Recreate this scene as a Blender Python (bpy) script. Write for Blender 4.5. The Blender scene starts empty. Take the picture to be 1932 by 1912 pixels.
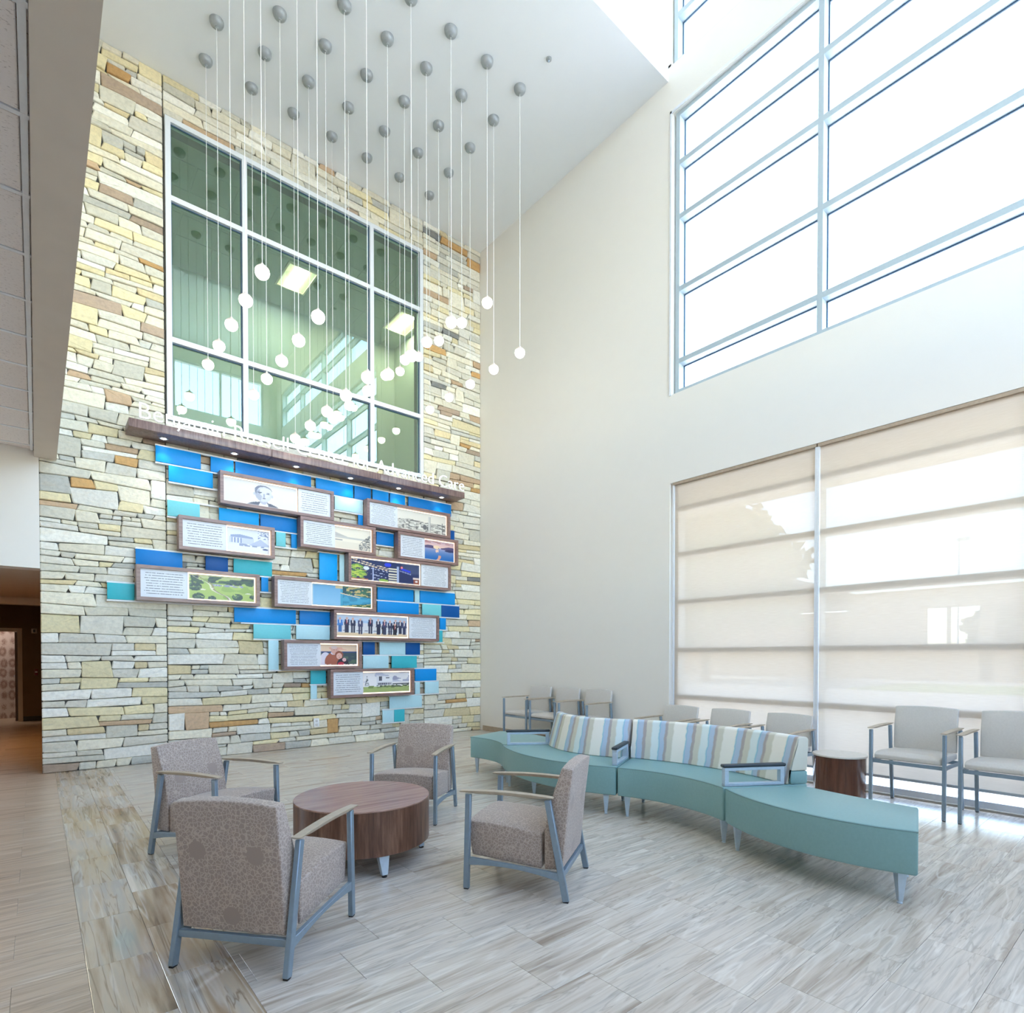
import bpy, bmesh, math, random
import numpy as np
from mathutils import Vector, Matrix

PI = math.pi
R = math.radians
SC = bpy.context.scene
COL = SC.collection
random.seed(7)

# ------------------------------------------------------------------ camera
CAMZ = 1.35
cam_d = bpy.data.cameras.new('camera')
cam_d.sensor_fit = 'HORIZONTAL'
cam_d.sensor_width = 36.0
cam_d.lens = 36.0 * 1075.67 / 1932.0
cam_d.shift_y = 0.15511
cam_d.clip_start = 0.02
cam_d.clip_end = 500
cam = bpy.data.objects.new('camera', cam_d)
cam.location = (0, 0, CAMZ)
cam.rotation_euler = (R(90 - 0.8331), 0, R(-39.8364))
COL.objects.link(cam)
SC.camera = cam

# ------------------------------------------------------------------ sky, sun, exposure
world = bpy.data.worlds.new('sky')
SC.world = world
world.use_nodes = True
wn = world.node_tree
for n in list(wn.nodes):
    wn.nodes.remove(n)
w_out = wn.nodes.new('ShaderNodeOutputWorld')
w_bg = wn.nodes.new('ShaderNodeBackground')
w_sky = wn.nodes.new('ShaderNodeTexSky')
w_sky.sky_type = 'NISHITA'
w_sky.sun_disc = False
w_sky.sun_elevation = R(48)
w_sky.sun_rotation = R(5)
w_sky.air_density = 1.0
w_sky.dust_density = 0.6
w_sky.ozone_density = 1.5
w_bg.inputs['Strength'].default_value = 2.1
w_wb = wn.nodes.new('ShaderNodeMix')            # camera white balance: daylight read slightly warm
w_wb.data_type = 'RGBA'
w_wb.blend_type = 'MULTIPLY'
w_wb.inputs[0].default_value = 1.0
w_wb.inputs[7].default_value = (1.10, 0.98, 0.86, 1)
wn.links.new(w_sky.outputs[0], w_wb.inputs[6])
wn.links.new(w_wb.outputs[2], w_bg.inputs['Color'])
wn.links.new(w_bg.outputs[0], w_out.inputs['Surface'])

sun_d = bpy.data.lights.new('sun', 'SUN')
sun_d.energy = 9.0
sun_d.angle = R(1.0)
sun_d.color = (1.0, 0.95, 0.87)
sun = bpy.data.objects.new('sun', sun_d)
sun.rotation_euler = Vector((-0.10, 0.75, 0.85)).to_track_quat('Z', 'Y').to_euler()
COL.objects.link(sun)

SC.view_settings.view_transform = 'Standard'
SC.view_settings.look = 'None'
SC.view_settings.exposure = 0.16
SC.view_settings.gamma = 1.0
SC.view_settings.use_curve_mapping = False
try:
    SC.cycles.max_bounces = 10
    SC.cycles.diffuse_bounces = 8
    SC.cycles.glossy_bounces = 4
    SC.cycles.transparent_max_bounces = 16
    SC.cycles.sample_clamp_indirect = 8.0
    SC.cycles.caustics_reflective = False
    SC.cycles.caustics_refractive = False
    SC.cycles.use_denoising = True
except Exception:
    pass

# ------------------------------------------------------------------ helpers
def lin(r, g=None, b=None):
    if g is None:
        r, g, b = r
    f = lambda c: (c / 255 / 12.92) if c / 255 <= 0.04045 else ((c / 255 + 0.055) / 1.055) ** 2.4
    return (f(r), f(g), f(b), 1.0)


class Nodes:
    """small helper round a node material"""
    def __init__(self, name):
        self.m = bpy.data.materials.new(name)
        self.m.use_nodes = True
        self.t = self.m.node_tree
        self.b = self.t.nodes['Principled BSDF']
        self.out = self.t.nodes['Material Output']

    def n(self, kind, **kw):
        nd = self.t.nodes.new(kind)
        for k, v in kw.items():
            setattr(nd, k, v)
        return nd

    def l(self, a, b):
        self.t.links.new(a, b)

    def math(self, op, a, b=None, c=None, clamp=False):
        nd = self.n('ShaderNodeMath', operation=op)
        nd.use_clamp = clamp
        for i, v in enumerate((a, b, c)):
            if v is None:
                continue
            if isinstance(v, (int, float)):
                nd.inputs[i].default_value = v
            else:
                self.l(v, nd.inputs[i])
        return nd.outputs[0]

    def ramp(self, fac, stops, interp='LINEAR'):
        nd = self.n('ShaderNodeValToRGB')
        cr = nd.color_ramp
        cr.interpolation = interp
        while len(cr.elements) < len(stops):
            cr.elements.new(0.5)
        for e, (p, c) in zip(cr.elements, stops):
            e.position = p
            e.color = c if len(c) == 4 else (*c, 1)
        self.l(fac, nd.inputs[0])
        return nd.outputs[0]

    def mix(self, fac, a, b, blend='MIX'):
        nd = self.n('ShaderNodeMix', data_type='RGBA', blend_type=blend)
        for s, v in ((nd.inputs[0], fac), (nd.inputs[6], a), (nd.inputs[7], b)):
            if isinstance(v, (int, float, tuple)):
                s.default_value = v
            else:
                self.l(v, s)
        return nd.outputs[2]

    def noise(self, vec, scale, detail=2, rough=0.5, dist=0.0):
        nd = self.n('ShaderNodeTexNoise')
        nd.inputs['Scale'].default_value = scale
        nd.inputs['Detail'].default_value = detail
        nd.inputs['Roughness'].default_value = rough
        nd.inputs['Distortion'].default_value = dist
        if vec is not None:
            self.l(vec, nd.inputs['Vector'])
        return nd.outputs['Fac']

    def mapping(self, vec, scale=(1, 1, 1), rot=(0, 0, 0), loc=(0, 0, 0)):
        nd = self.n('ShaderNodeMapping')
        nd.inputs['Scale'].default_value = scale
        nd.inputs['Rotation'].default_value = rot
        nd.inputs['Location'].default_value = loc
        self.l(vec, nd.inputs['Vector'])
        return nd.outputs[0]

    def bump(self, height, strength=0.2, dist=0.01):
        nd = self.n('ShaderNodeBump')
        nd.inputs['Strength'].default_value = strength
        nd.inputs['Distance'].default_value = dist
        self.l(height, nd.inputs['Height'])
        self.l(nd.outputs[0], self.b.inputs['Normal'])

    def set(self, color=None, rough=None, metal=None, spec=None):
        if color is not None:
            if isinstance(color, tuple):
                self.b.inputs['Base Color'].default_value = color
            else:
                self.l(color, self.b.inputs['Base Color'])
        if rough is not None:
            self.b.inputs['Roughness'].default_value = rough
        if metal is not None:
            self.b.inputs['Metallic'].default_value = metal
        if spec is not None:
            self.b.inputs['Specular IOR Level'].default_value = spec
        return self.m


def plain(name, rgb, rough=0.5, metal=0.0, spec=0.5, grain=0.03, gscale=40):
    k = Nodes(name)
    geo = k.n('ShaderNodeNewGeometry').outputs['Position']
    f = k.noise(geo, gscale, 2)
    c = lin(rgb)
    d = tuple(max(0, x * (1 - grain * 2)) for x in c[:3]) + (1,)
    u = tuple(min(1, x * (1 + grain * 2)) for x in c[:3]) + (1,)
    return k.set(k.ramp(f, [(0.3, d), (0.7, u)]), rough, metal, spec)


def emitter(name, rgb, strength):
    k = Nodes(name)
    k.b.inputs['Base Color'].default_value = lin(rgb)
    k.b.inputs['Emission Color'].default_value = lin(rgb)
    k.b.inputs['Emission Strength'].default_value = strength
    return k.m


def box(bm, x0, x1, y0, y1, z0, z1, mat=None):
    v = [bm.verts.new(p) for p in ((x0, y0, z0), (x1, y0, z0), (x1, y1, z0), (x0, y1, z0),
                                   (x0, y0, z1), (x1, y0, z1), (x1, y1, z1), (x0, y1, z1))]
    for f in ((0, 3, 2, 1), (4, 5, 6, 7), (0, 1, 5, 4), (1, 2, 6, 5), (2, 3, 7, 6), (3, 0, 4, 7)):
        bm.faces.new([v[i] for i in f])
    return v


def bar(bm, a, b, w, h, up=(0, 0, 1), w2=None, h2=None):
    """square bar from a to b, w across, h along 'up'"""
    a, b = Vector(a), Vector(b)
    d = (b - a).normalized()
    u = Vector(up)
    s = d.cross(u)
    if s.length < 1e-5:
        s = d.cross(Vector((1, 0, 0)))
    s.normalize()
    u = s.cross(d).normalized()
    rings = []
    for p, ww, hh in ((a, w, h), (b, w2 or w, h2 or h)):
        rings.append([bm.verts.new(p + s * sx * ww / 2 + u * sy * hh / 2) for sx, sy in ((-1, -1), (1, -1), (1, 1), (-1, 1))])
    for i in range(4):
        bm.faces.new([rings[0][i], rings[0][(i + 1) % 4], rings[1][(i + 1) % 4], rings[1][i]])
    bm.faces.new(rings[0][::-1])
    bm.faces.new(rings[1])


def tube(bm, pts, r, n=8):
    pts = [Vector(p) for p in pts]
    rings = []
    for i, p in enumerate(pts):
        d = (pts[min(i + 1, len(pts) - 1)] - pts[max(i - 1, 0)]).normalized()
        s = d.cross(Vector((0, 0, 1)))
        if s.length < 1e-4:
            s = d.cross(Vector((1, 0, 0)))
        s.normalize()
        u = s.cross(d)
        rings.append([bm.verts.new(p + (s * math.cos(t) + u * math.sin(t)) * r) for t in [2 * PI * k / n for k in range(n)]])
    for a, b in zip(rings, rings[1:]):
        for i in range(n):
            bm.faces.new([a[i], a[(i + 1) % n], b[(i + 1) % n], b[i]])
    bm.faces.new(rings[0][::-1])
    bm.faces.new(rings[-1])


def lathe(bm, prof, n=24, c=(0, 0)):
    rings = []
    for r, z in prof:
        if r < 1e-6:
            rings.append([bm.verts.new((c[0], c[1], z))])
        else:
            rings.append([bm.verts.new((c[0] + r * math.cos(2 * PI * i / n), c[1] + r * math.sin(2 * PI * i / n), z)) for i in range(n)])
    for a, b in zip(rings, rings[1:]):
        for i in range(n):
            j = (i + 1) % n
            f = [a[i], a[j], b[j], b[i]] if len(a) > 1 and len(b) > 1 else ([a[0], b[j], b[i]] if len(a) == 1 else [a[i], a[j], b[0]])
            bm.faces.new(f)
    if len(rings[0]) > 1:
        bm.faces.new(rings[0][::-1])
    if len(rings[-1]) > 1:
        bm.faces.new(rings[-1])


def link(name, me, parent=None):
    o = bpy.data.objects.new(name, me)
    COL.objects.link(o)
    if parent is not None:
        o.parent = parent
    return o


def obj(name, bm, mat, parent=None, bevel=0.0, seg=2, smooth=False, angle=35):
    """link a bmesh as one mesh object"""
    bmesh.ops.recalc_face_normals(bm, faces=bm.faces)
    if bevel:
        es = [e for e in bm.edges if len(e.link_faces) == 2 and e.calc_face_angle(0) > R(angle)]
        bmesh.ops.bevel(bm, geom=es, offset=bevel, segments=seg, profile=0.5, affect='EDGES', clamp_overlap=True)
    me = bpy.data.meshes.new(name)
    bm.to_mesh(me)
    bm.free()
    if smooth or bevel:
        me.polygons.foreach_set('use_smooth', [True] * len(me.polygons))
        try:
            me.set_sharp_from_angle(angle=R(40))
        except Exception:
            pass
    me.materials.append(mat)
    return link(name, me, parent)


def B():
    return bmesh.new()


def boxes(name, lst, mat, parent=None, bevel=0.0):
    bm = B()
    for q in lst:
        box(bm, *q)
    return obj(name, bm, mat, parent, bevel)


def tag(o, label, cat, group=None, kind=None):
    o['label'] = label
    o['category'] = cat
    if group:
        o['group'] = group
    if kind:
        o['kind'] = kind
    return o


def thing(name, label, cat, loc=(0, 0, 0), rotz=0.0, group=None, kind=None):
    o = bpy.data.objects.new(name, None)
    o.empty_display_size = 0.1
    COL.objects.link(o)
    o.location = loc
    o.rotation_euler = (0, 0, rotz)
    return tag(o, label, cat, group, kind)


def copy_tree(o, parent=None):
    c = o.copy()
    COL.objects.link(c)
    if parent is not None:
        c.parent = parent
    for ch in list(o.children):
        copy_tree(ch, c)
    return c


def project(p):
    """picture position (x, y) and depth of a world point; only used to rank pieces by size"""
    yaw, pit = R(39.8364), R(-0.8331)
    fw = Vector((math.sin(yaw) * math.cos(pit), math.cos(yaw) * math.cos(pit), math.sin(pit)))
    rt = Vector((math.cos(yaw), -math.sin(yaw), 0))
    up = rt.cross(fw)
    q = Vector(p) - Vector((0, 0, CAMZ))
    d = q.dot(fw)
    if d < 0.05:
        return (-9999, -9999, d)
    return (966 + 1075.67 * q.dot(rt) / d, 1255.67 - 1075.67 * q.dot(up) / d, d)


# ------------------------------------------------------------------ materials
M = {}
M['wall'] = plain('white_paint', (234, 231, 225), 0.75, grain=0.002, gscale=6)
M['ceiling'] = plain('ceiling_paint', (236, 240, 244), 0.85, grain=0.002, gscale=5)
M['taupe_paint'] = plain('taupe_paint', (206, 196, 184), 0.8, grain=0.01, gscale=6)
M['corridor_paint'] = plain('brown_paint', (120, 96, 74), 0.8, grain=0.02, gscale=6)
M['frame_white'] = plain('white_aluminium', (226, 231, 238), 0.35, 0.1, grain=0.01)
M['frame_cool'] = plain('cool_grey_aluminium', (178, 194, 204), 0.4, 0.15, grain=0.01)
M['frame_grey'] = plain('silver_aluminium', (188, 198, 208), 0.4, 0.35, grain=0.01)
M['metal'] = plain('blue_grey_metal', (138, 156, 170), 0.42, 0.4, grain=0.02)
M['metal_light'] = plain('satin_silver_metal', (188, 206, 222), 0.36, 0.3, grain=0.02)
M['canopy_metal'] = plain('brushed_grey_metal', (168, 174, 178), 0.45, 0.35, grain=0.03)
M['rubber'] = plain('black_rubber', (25, 26, 30), 0.6)
M['arm_cap'] = plain('greige_laminate', (182, 168, 148), 0.5, grain=0.04, gscale=25)
M['pad'] = plain('dark_grey_rubber_pad', (50, 60, 68), 0.55)
M['teal'] = plain('teal_vinyl', (128, 167, 168), 0.4, grain=0.015, gscale=60)
M['teal_pipe'] = plain('teal_piping', (104, 138, 138), 0.45, grain=0.015, gscale=60)
M['beige_vinyl'] = plain('pale_grey_beige_vinyl', (206, 202, 196), 0.5, grain=0.015, gscale=70)
M['mortar'] = plain('dark_mortar', (92, 92, 88), 0.95, grain=0.1)
M['plastic_white'] = plain('white_plastic', (236, 236, 236), 0.4)
M['letter'] = emitter('white_letters_added_glow', (246, 248, 250), 0.35)  # slight glow added so the letter fronts read bright white
M['rail_white'] = plain('white_rail', (236, 238, 240), 0.4, grain=0.01)
M['black'] = plain('black_trim', (30, 30, 32), 0.5)
M['grout'] = plain('grout', (176, 168, 158), 0.9, grain=0.05)
M['solid_top'] = plain('cream_solid_top', (214, 208, 198), 0.3, grain=0.02)
M['globe'] = emitter('opal_glass_lit', (255, 246, 230), 10.0)
M['globe_cap'] = emitter('frosted_glass_cap', (214, 202, 194), 0.2)
M['cord'] = plain('white_cord', (240, 242, 242), 0.5)
M['led'] = emitter('warm_light_strip', (255, 228, 200), 2.4)
M['lens'] = emitter('downlight_lens', (255, 244, 226), 14.0)
M['troffer_lens'] = emitter('troffer_lens', (255, 240, 214), 80.0)
M['troffer_pan'] = plain('troffer_pan', (236, 226, 200), 0.6)
M['panel_blue'] = plain('bright_blue_panel', (0, 146, 226), 0.45, spec=0.3, grain=0.01)
M['panel_sky'] = plain('sky_blue_panel', (0, 166, 242), 0.45, spec=0.3, grain=0.01)
M['panel_mid'] = plain('mid_blue_panel', (0, 126, 206), 0.45, spec=0.3, grain=0.01)
M['panel_dark'] = plain('dark_blue_panel', (0, 84, 158), 0.45, spec=0.3, grain=0.01)
M['panel_teal'] = plain('teal_panel', (64, 186, 200), 0.45, spec=0.3, grain=0.01)
M['panel_aqua'] = plain('aqua_panel', (120, 208, 218), 0.45, spec=0.3, grain=0.01)
M['panel_pale'] = plain('pale_cyan_panel', (190, 228, 238), 0.45, spec=0.3, grain=0.01)
M['concrete'] = plain('pale_concrete', (214, 206, 194), 0.9, grain=0.04, gscale=2)
M['lawn'] = plain('lawn', (150, 172, 96), 0.95, grain=0.15, gscale=3)
M['annex'] = plain('tan_stucco', (188, 160, 132), 0.9, grain=0.04, gscale=2)
M['annex_roof'] = plain('brown_roof', (150, 128, 112), 0.9, grain=0.06, gscale=2)
M['leaf'] = plain('tree_leaves', (112, 126, 84), 0.9, grain=0.25, gscale=2)
M['bark'] = plain('tree_bark', (96, 80, 66), 0.95, grain=0.15, gscale=8)
M['canopy_slab'] = plain('cream_canopy', (226, 214, 196), 0.9, grain=0.02, gscale=2)
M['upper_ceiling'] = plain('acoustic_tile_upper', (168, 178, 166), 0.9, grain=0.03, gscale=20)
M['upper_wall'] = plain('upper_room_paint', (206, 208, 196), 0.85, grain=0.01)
M['dark_gasket'] = plain('dark_gasket', (62, 92, 122), 0.5)
M['base_trim'] = plain('taupe_base', (176, 158, 138), 0.6, grain=0.04)
M['red_device'] = plain('red_plastic', (120, 24, 20), 0.4)


def wood(name, dark, midc, light, axis='z', scale=1.0, rough=0.35):
    k = Nodes(name)
    co = k.n('ShaderNodeTexCoord').outputs['Object']
    st = {'z': (11, 11, 0.9), 'x': (0.9, 11, 11), 'y': (11, 0.9, 11)}[axis]
    mp = k.mapping(co, tuple(s * scale for s in st))
    a = k.noise(mp, 2.2, 6, 0.6, 0.6)
    b = k.noise(mp, 9.0, 3, 0.6, 0.2)
    f = k.math('ADD', k.math('MULTIPLY', a, 0.75), k.math('MULTIPLY', b, 0.25))
    c = k.ramp(f, [(0.32, lin(dark)), (0.5, lin(midc)), (0.68, lin(light))])
    k.bump(b, 0.05, 0.002)
    return k.set(c, rough)


M['walnut_side'] = wood('walnut_vertical', (62, 40, 30), (104, 72, 56), (138, 104, 84), 'z')
M['walnut_top'] = wood('walnut_top', (136, 102, 90), (164, 130, 116), (184, 150, 136), 'x', 0.7, 0.22)
M['walnut_shelf'] = wood('walnut_shelf', (92, 70, 68), (126, 102, 98), (154, 130, 124), 'z', 1.2, 0.3)
M['walnut_frame'] = wood('walnut_frame', (112, 84, 78), (140, 112, 106), (162, 134, 126), 'x', 1.4, 0.35)
M['walnut_door'] = wood('walnut_door', (60, 36, 26), (84, 52, 38), (104, 68, 52), 'z', 1.0, 0.4)


def stone_mat():
    k = Nodes('ledge_stone')
    at = k.n('ShaderNodeAttribute', attribute_name='col').outputs['Color']
    geo = k.n('ShaderNodeNewGeometry').outputs['Position']
    mp = k.mapping(geo, (4, 4, 13), (0, R(8), 0))
    a = k.noise(mp, 1.6, 5, 0.65, 0.8)
    b = k.noise(geo, 26, 4, 0.6)
    warm = k.mix(k.math('MULTIPLY', k.ramp(a, [(0.48, (0, 0, 0)), (0.8, (1, 1, 1))]), 0.30), at, lin(214, 192, 150), 'MIX')
    c2 = k.mix(0.5, warm, k.ramp(b, [(0.3, lin(214, 216, 216)), (0.6, lin(255, 255, 255))]), 'MULTIPLY')
    c3 = k.mix(k.math('MULTIPLY', k.ramp(a, [(0.25, (1, 1, 1)), (0.4, (0, 0, 0))]), 0.28), c2, lin(150, 158, 164))
    k.bump(k.math('ADD', k.math('MULTIPLY', a, 1.0), k.math('MULTIPLY', b, 0.5)), 0.35, 0.02)
    return k.set(c3, 0.85, spec=0.25)


M['stone'] = stone_mat()


def floor_mat(name, stops, vein, along='x', seed='object', rough=0.22, fine=1.0, vstr=0.6, spec=0.5):
    """stone-look plank: streaks run along the plank, each plank drawn from another place of the noise"""
    k = Nodes(name)
    geo = k.n('ShaderNodeNewGeometry')
    rnd = k.n('ShaderNodeObjectInfo').outputs['Random'] if seed == 'object' else geo.outputs['Random Per Island']
    cx = k.n('ShaderNodeCombineXYZ')
    k.l(k.math('MULTIPLY', rnd, 37.0), cx.inputs[0])
    k.l(k.math('MULTIPLY', rnd, 91.0), cx.inputs[1])
    k.l(k.math('MULTIPLY', rnd, 13.0), cx.inputs[2])
    va = k.n('ShaderNodeVectorMath', operation='ADD')
    k.l(geo.outputs['Position'], va.inputs[0])
    k.l(cx.outputs[0], va.inputs[1])
    tilt = R(8) if along == 'x' else R(-5)
    st = (0.8, 6.5 * fine, 1) if along == 'x' else (9.0 * fine, 0.42, 1)
    m1 = k.mapping(va.outputs[0], st, (0, 0, tilt))
    m2 = k.mapping(va.outputs[0], (st[0] * 2.0, st[1] * 3.6, 1), (0, 0, tilt))
    a = k.noise(m1, 1.0, 3, 0.5, 0.55)
    b = k.noise(m2, 1.3, 4, 0.55, 0.35)
    f = k.math('ADD', k.math('MULTIPLY', a, 0.66), k.math('MULTIPLY', b, 0.34))
    f = k.math('ADD', f, k.math('MULTIPLY', k.math('SUBTRACT', rnd, 0.5), 0.10))
    c = k.ramp(f, [(p, lin(q)) for p, q in stops])
    d = k.math('ABSOLUTE', k.math('SUBTRACT', k.noise(m1, 1.5, 4, 0.55, 0.7), 0.5))
    v = k.math('MULTIPLY', k.ramp(d, [(0.0, (1, 1, 1)), (0.022, (0, 0, 0))]), vstr)
    c = k.mix(v, c, lin(vein))
    d2 = k.math('ABSOLUTE', k.math('SUBTRACT', k.noise(m1, 1.2, 3, 0.5, 0.6), 0.56))
    v2 = k.math('MULTIPLY', k.ramp(d2, [(0.0, (1, 1, 1)), (0.03, (0, 0, 0))]), vstr)
    c = k.mix(k.math('MULTIPLY', v2, 1.0 if along == 'x' else 0.6), c, lin(234, 230, 222))
    return k.set(c, rough, spec=spec)


STOPS_R = [(0.30, (160, 146, 132)), (0.41, (192, 181, 168)), (0.50, (210, 202, 191)), (0.57, (188, 181, 172)), (0.66, (224, 218, 208)), (0.76, (178, 168, 156))]
STOPS_L = [(0.32, (146, 124, 104)), (0.42, (184, 164, 142)), (0.50, (202, 184, 163)), (0.58, (174, 155, 135)), (0.68, (214, 198, 178))]
STOPS_B = [(0.32, (128, 102, 76)), (0.41, (174, 153, 127)), (0.50, (198, 182, 160)), (0.58, (180, 172, 160)), (0.68, (218, 208, 192))]
for s in ('object', 'island'):
    M['tile_right_' + s] = floor_mat('tile_right_' + s, STOPS_R, (146, 136, 126), 'x', s, 0.24, 1.25, vstr=0.42)
    M['tile_left_' + s] = floor_mat('tile_left_' + s, STOPS_L, (140, 122, 104), 'x', s, 0.3, 1.9, vstr=0.3)
    M['tile_band_' + s] = floor_mat('tile_band_' + s, STOPS_B, (126, 104, 82), 'y', s, 0.09, 0.9, vstr=0.7, spec=0.8)


def fabric_mat():
    """taupe upholstery woven with a pale dotted network and plain round spots"""
    k = Nodes('taupe_network_fabric')
    co = k.n('ShaderNodeTexCoord').outputs['Object']
    vo = k.n('ShaderNodeTexVoronoi', feature='DISTANCE_TO_EDGE')
    vo.inputs['Scale'].default_value = 52
    k.l(co, vo.inputs['Vector'])
    vd = k.n('ShaderNodeTexVoronoi', feature='F1')
    vd.inputs['Scale'].default_value = 90
    k.l(co, vd.inputs['Vector'])
    net = k.ramp(vo.outputs['Distance'], [(0.0, (1, 1, 1)), (0.05, (0.7, 0.7, 0.7)), (0.11, (0, 0, 0))])
    dots = k.ramp(vd.outputs['Distance'], [(0.0, (1, 1, 1)), (0.2, (0.9, 0.9, 0.9)), (0.3, (0, 0, 0))])
    sep = k.n('ShaderNodeSeparateXYZ')
    k.l(co, sep.inputs[0])
    mask = None
    for cx, cz in ((-0.145, 0.52), (0.13, 0.51), (0.0, 0.235)):
        dx = k.math('SUBTRACT', sep.outputs[0], cx)
        dz = k.math('SUBTRACT', sep.outputs[2], cz)
        rr = k.math('SQRT', k.math('ADD', k.math('MULTIPLY', dx, dx), k.math('MULTIPLY', dz, dz)))
        g = k.math('GREATER_THAN', rr, 0.041)
        mask = g if mask is None else k.math('MULTIPLY', mask, g)
    pat = k.math('MAXIMUM', k.math('MULTIPLY', net, 0.55), k.math('MULTIPLY', dots, 0.6))
    c = k.mix(k.math('MULTIPLY', pat, mask), lin(157, 141, 131), lin(212, 197, 185))
    k.bump(k.noise(co, 260, 1), 0.08, 0.002)
    k.b.inputs['Sheen Weight'].default_value = 0.25
    return k.set(c, 0.6)


M['fabric'] = fabric_mat()


def stripe_mat():
    k = Nodes('striped_upholstery')
    uv = k.n('ShaderNodeUVMap').outputs[0]
    sep = k.n('ShaderNodeSeparateXYZ')
    k.l(uv, sep.inputs[0])
    cx = k.n('ShaderNodeCombineXYZ')
    k.l(k.math('MULTIPLY', sep.outputs[0], 3.0), cx.inputs[0])
    k.l(k.math('MULTIPLY', sep.outputs[1], 7.0), cx.inputs[1])
    wob = k.math('MULTIPLY', k.math('SUBTRACT', k.noise(cx.outputs[0], 2.0, 2), 0.5), 0.028)
    u = k.math('FRACT', k.math('MULTIPLY', k.math('ADD', sep.outputs[0], wob), 1 / 0.44))
    cream, beige, blue, mauve = lin(240, 239, 232), lin(210, 209, 196), lin(180, 200, 222), lin(176, 168, 168)
    cyan, aqua = lin(136, 194, 216), lin(220, 234, 236)
    c = k.ramp(u, [(0.0, cream), (0.09, cream), (0.115, cyan), (0.13, blue), (0.22, blue), (0.235, mauve), (0.28, mauve),
                   (0.30, beige), (0.39, beige), (0.42, aqua), (0.54, aqua), (0.565, cyan), (0.58, blue), (0.66, blue), (0.68, mauve), (0.71, mauve),
                   (0.74, beige), (0.83, beige), (0.86, cream), (1.0, cream)])
    return k.set(c, 0.6)


M['stripe'] = stripe_mat()


def text_mat(name, rows, seed):
    """printed paragraph, too small to read: rows of broken grey dashes"""
    k = Nodes(name)
    uv = k.n('ShaderNodeUVMap').outputs[0]
    sep = k.n('ShaderNodeSeparateXYZ')
    k.l(uv, sep.inputs[0])
    u, v = sep.outputs[0], sep.outputs[1]
    vv = k.math('MULTIPLY', v, float(rows))
    row = k.math('FLOOR', vv)
    inrow = k.math('FRACT', vv)
    cx = k.n('ShaderNodeCombineXYZ')
    k.l(k.math('MULTIPLY', u, 60.0), cx.inputs[0])
    k.l(k.math('MULTIPLY', row, 7.31), cx.inputs[1])
    cx.inputs[2].default_value = seed
    word = k.math('GREATER_THAN', k.noise(cx.outputs[0], 1.0, 1), 0.40)
    wn_ = k.n('ShaderNodeTexWhiteNoise', noise_dimensions='1D')
    k.l(k.math('ADD', row, seed), wn_.inputs['W'])
    marg = k.math('ADD', k.math('MULTIPLY', wn_.outputs['Value'], 0.06), 0.07)
    inside = k.math('MULTIPLY', k.math('GREATER_THAN', u, marg), k.math('LESS_THAN', u, k.math('SUBTRACT', 1.0, marg)))
    band = k.math('MULTIPLY', k.math('GREATER_THAN', inrow, 0.34), k.math('LESS_THAN', inrow, 0.66))
    vin = k.math('MULTIPLY', k.math('GREATER_THAN', v, 1.0 / rows), k.math('LESS_THAN', v, 1 - 1.0 / rows))
    f = k.math('MULTIPLY', k.math('MULTIPLY', word, inside), k.math('MULTIPLY', band, vin))
    c = k.mix(k.math('MULTIPLY', f, 0.8), lin(222, 226, 234), lin(100, 106, 120))
    return k.set(c, 0.4)


def print_mat():
    k = Nodes('backlit_photo_print')
    at = k.n('ShaderNodeAttribute', attribute_name='col').outputs['Color']
    k.l(at, k.b.inputs['Base Color'])
    k.l(at, k.b.inputs['Emission Color'])
    k.b.inputs['Emission Strength'].default_value = 0.04
    k.b.inputs['Roughness'].default_value = 0.35
    return k.m


M['print'] = print_mat()


def glass_mat(name, tint, refl, floor_refl=0.0):
    k = Nodes(name)
    tr = k.n('ShaderNodeBsdfTransparent')
    tr.inputs['Color'].default_value = tint
    gl = k.n('ShaderNodeBsdfGlossy')
    gl.inputs['Roughness'].default_value = 0.0
    gl.inputs['Color'].default_value = (0.95, 1.0, 0.97, 1)
    fr = k.n('ShaderNodeLayerWeight')
    fr.inputs['Blend'].default_value = 0.5
    mx = k.n('ShaderNodeMixShader')
    fac = k.math('ADD', k.math('MULTIPLY', k.math('POWER', fr.outputs['Facing'], 4.0), refl), floor_refl, clamp=True)
    k.l(fac, mx.inputs[0])
    k.l(tr.outputs[0], mx.inputs[1])
    k.l(gl.outputs[0], mx.inputs[2])
    k.l(mx.outputs[0], k.out.inputs['Surface'])
    return k.m


M['glass_clear'] = glass_mat('clear_glazing', (0.97, 0.99, 1.0, 1), 0.35, 0.01)
M['glass_green'] = glass_mat('green_tinted_glazing', (0.72, 0.88, 0.80, 1), 0.5, 0.15)


def shade_mat():
    k = Nodes('solar_shade_cloth')
    geo = k.n('ShaderNodeNewGeometry').outputs['Position']
    w = k.noise(k.mapping(geo, (1, 3, 90)), 3.0, 2)
    c = k.ramp(w, [(0.3, lin(211, 198, 183)), (0.7, lin(217, 205, 191))])
    tr = k.n('ShaderNodeBsdfTransparent')
    tr.inputs['Color'].default_value = (0.82, 0.90, 1.0, 1)
    df = k.n('ShaderNodeBsdfDiffuse')
    tl = k.n('ShaderNodeBsdfTranslucent')
    k.l(c, df.inputs['Color'])
    k.l(c, tl.inputs['Color'])
    m1 = k.n('ShaderNodeMixShader')
    m1.inputs[0].default_value = 0.15
    k.l(df.outputs[0], m1.inputs[1])
    k.l(tl.outputs[0], m1.inputs[2])
    m2 = k.n('ShaderNodeMixShader')
    m2.inputs[0].default_value = 0.036
    k.l(m1.outputs[0], m2.inputs[1])
    k.l(tr.outputs[0], m2.inputs[2])
    k.l(m2.outputs[0], k.out.inputs['Surface'])
    return k.m


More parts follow.
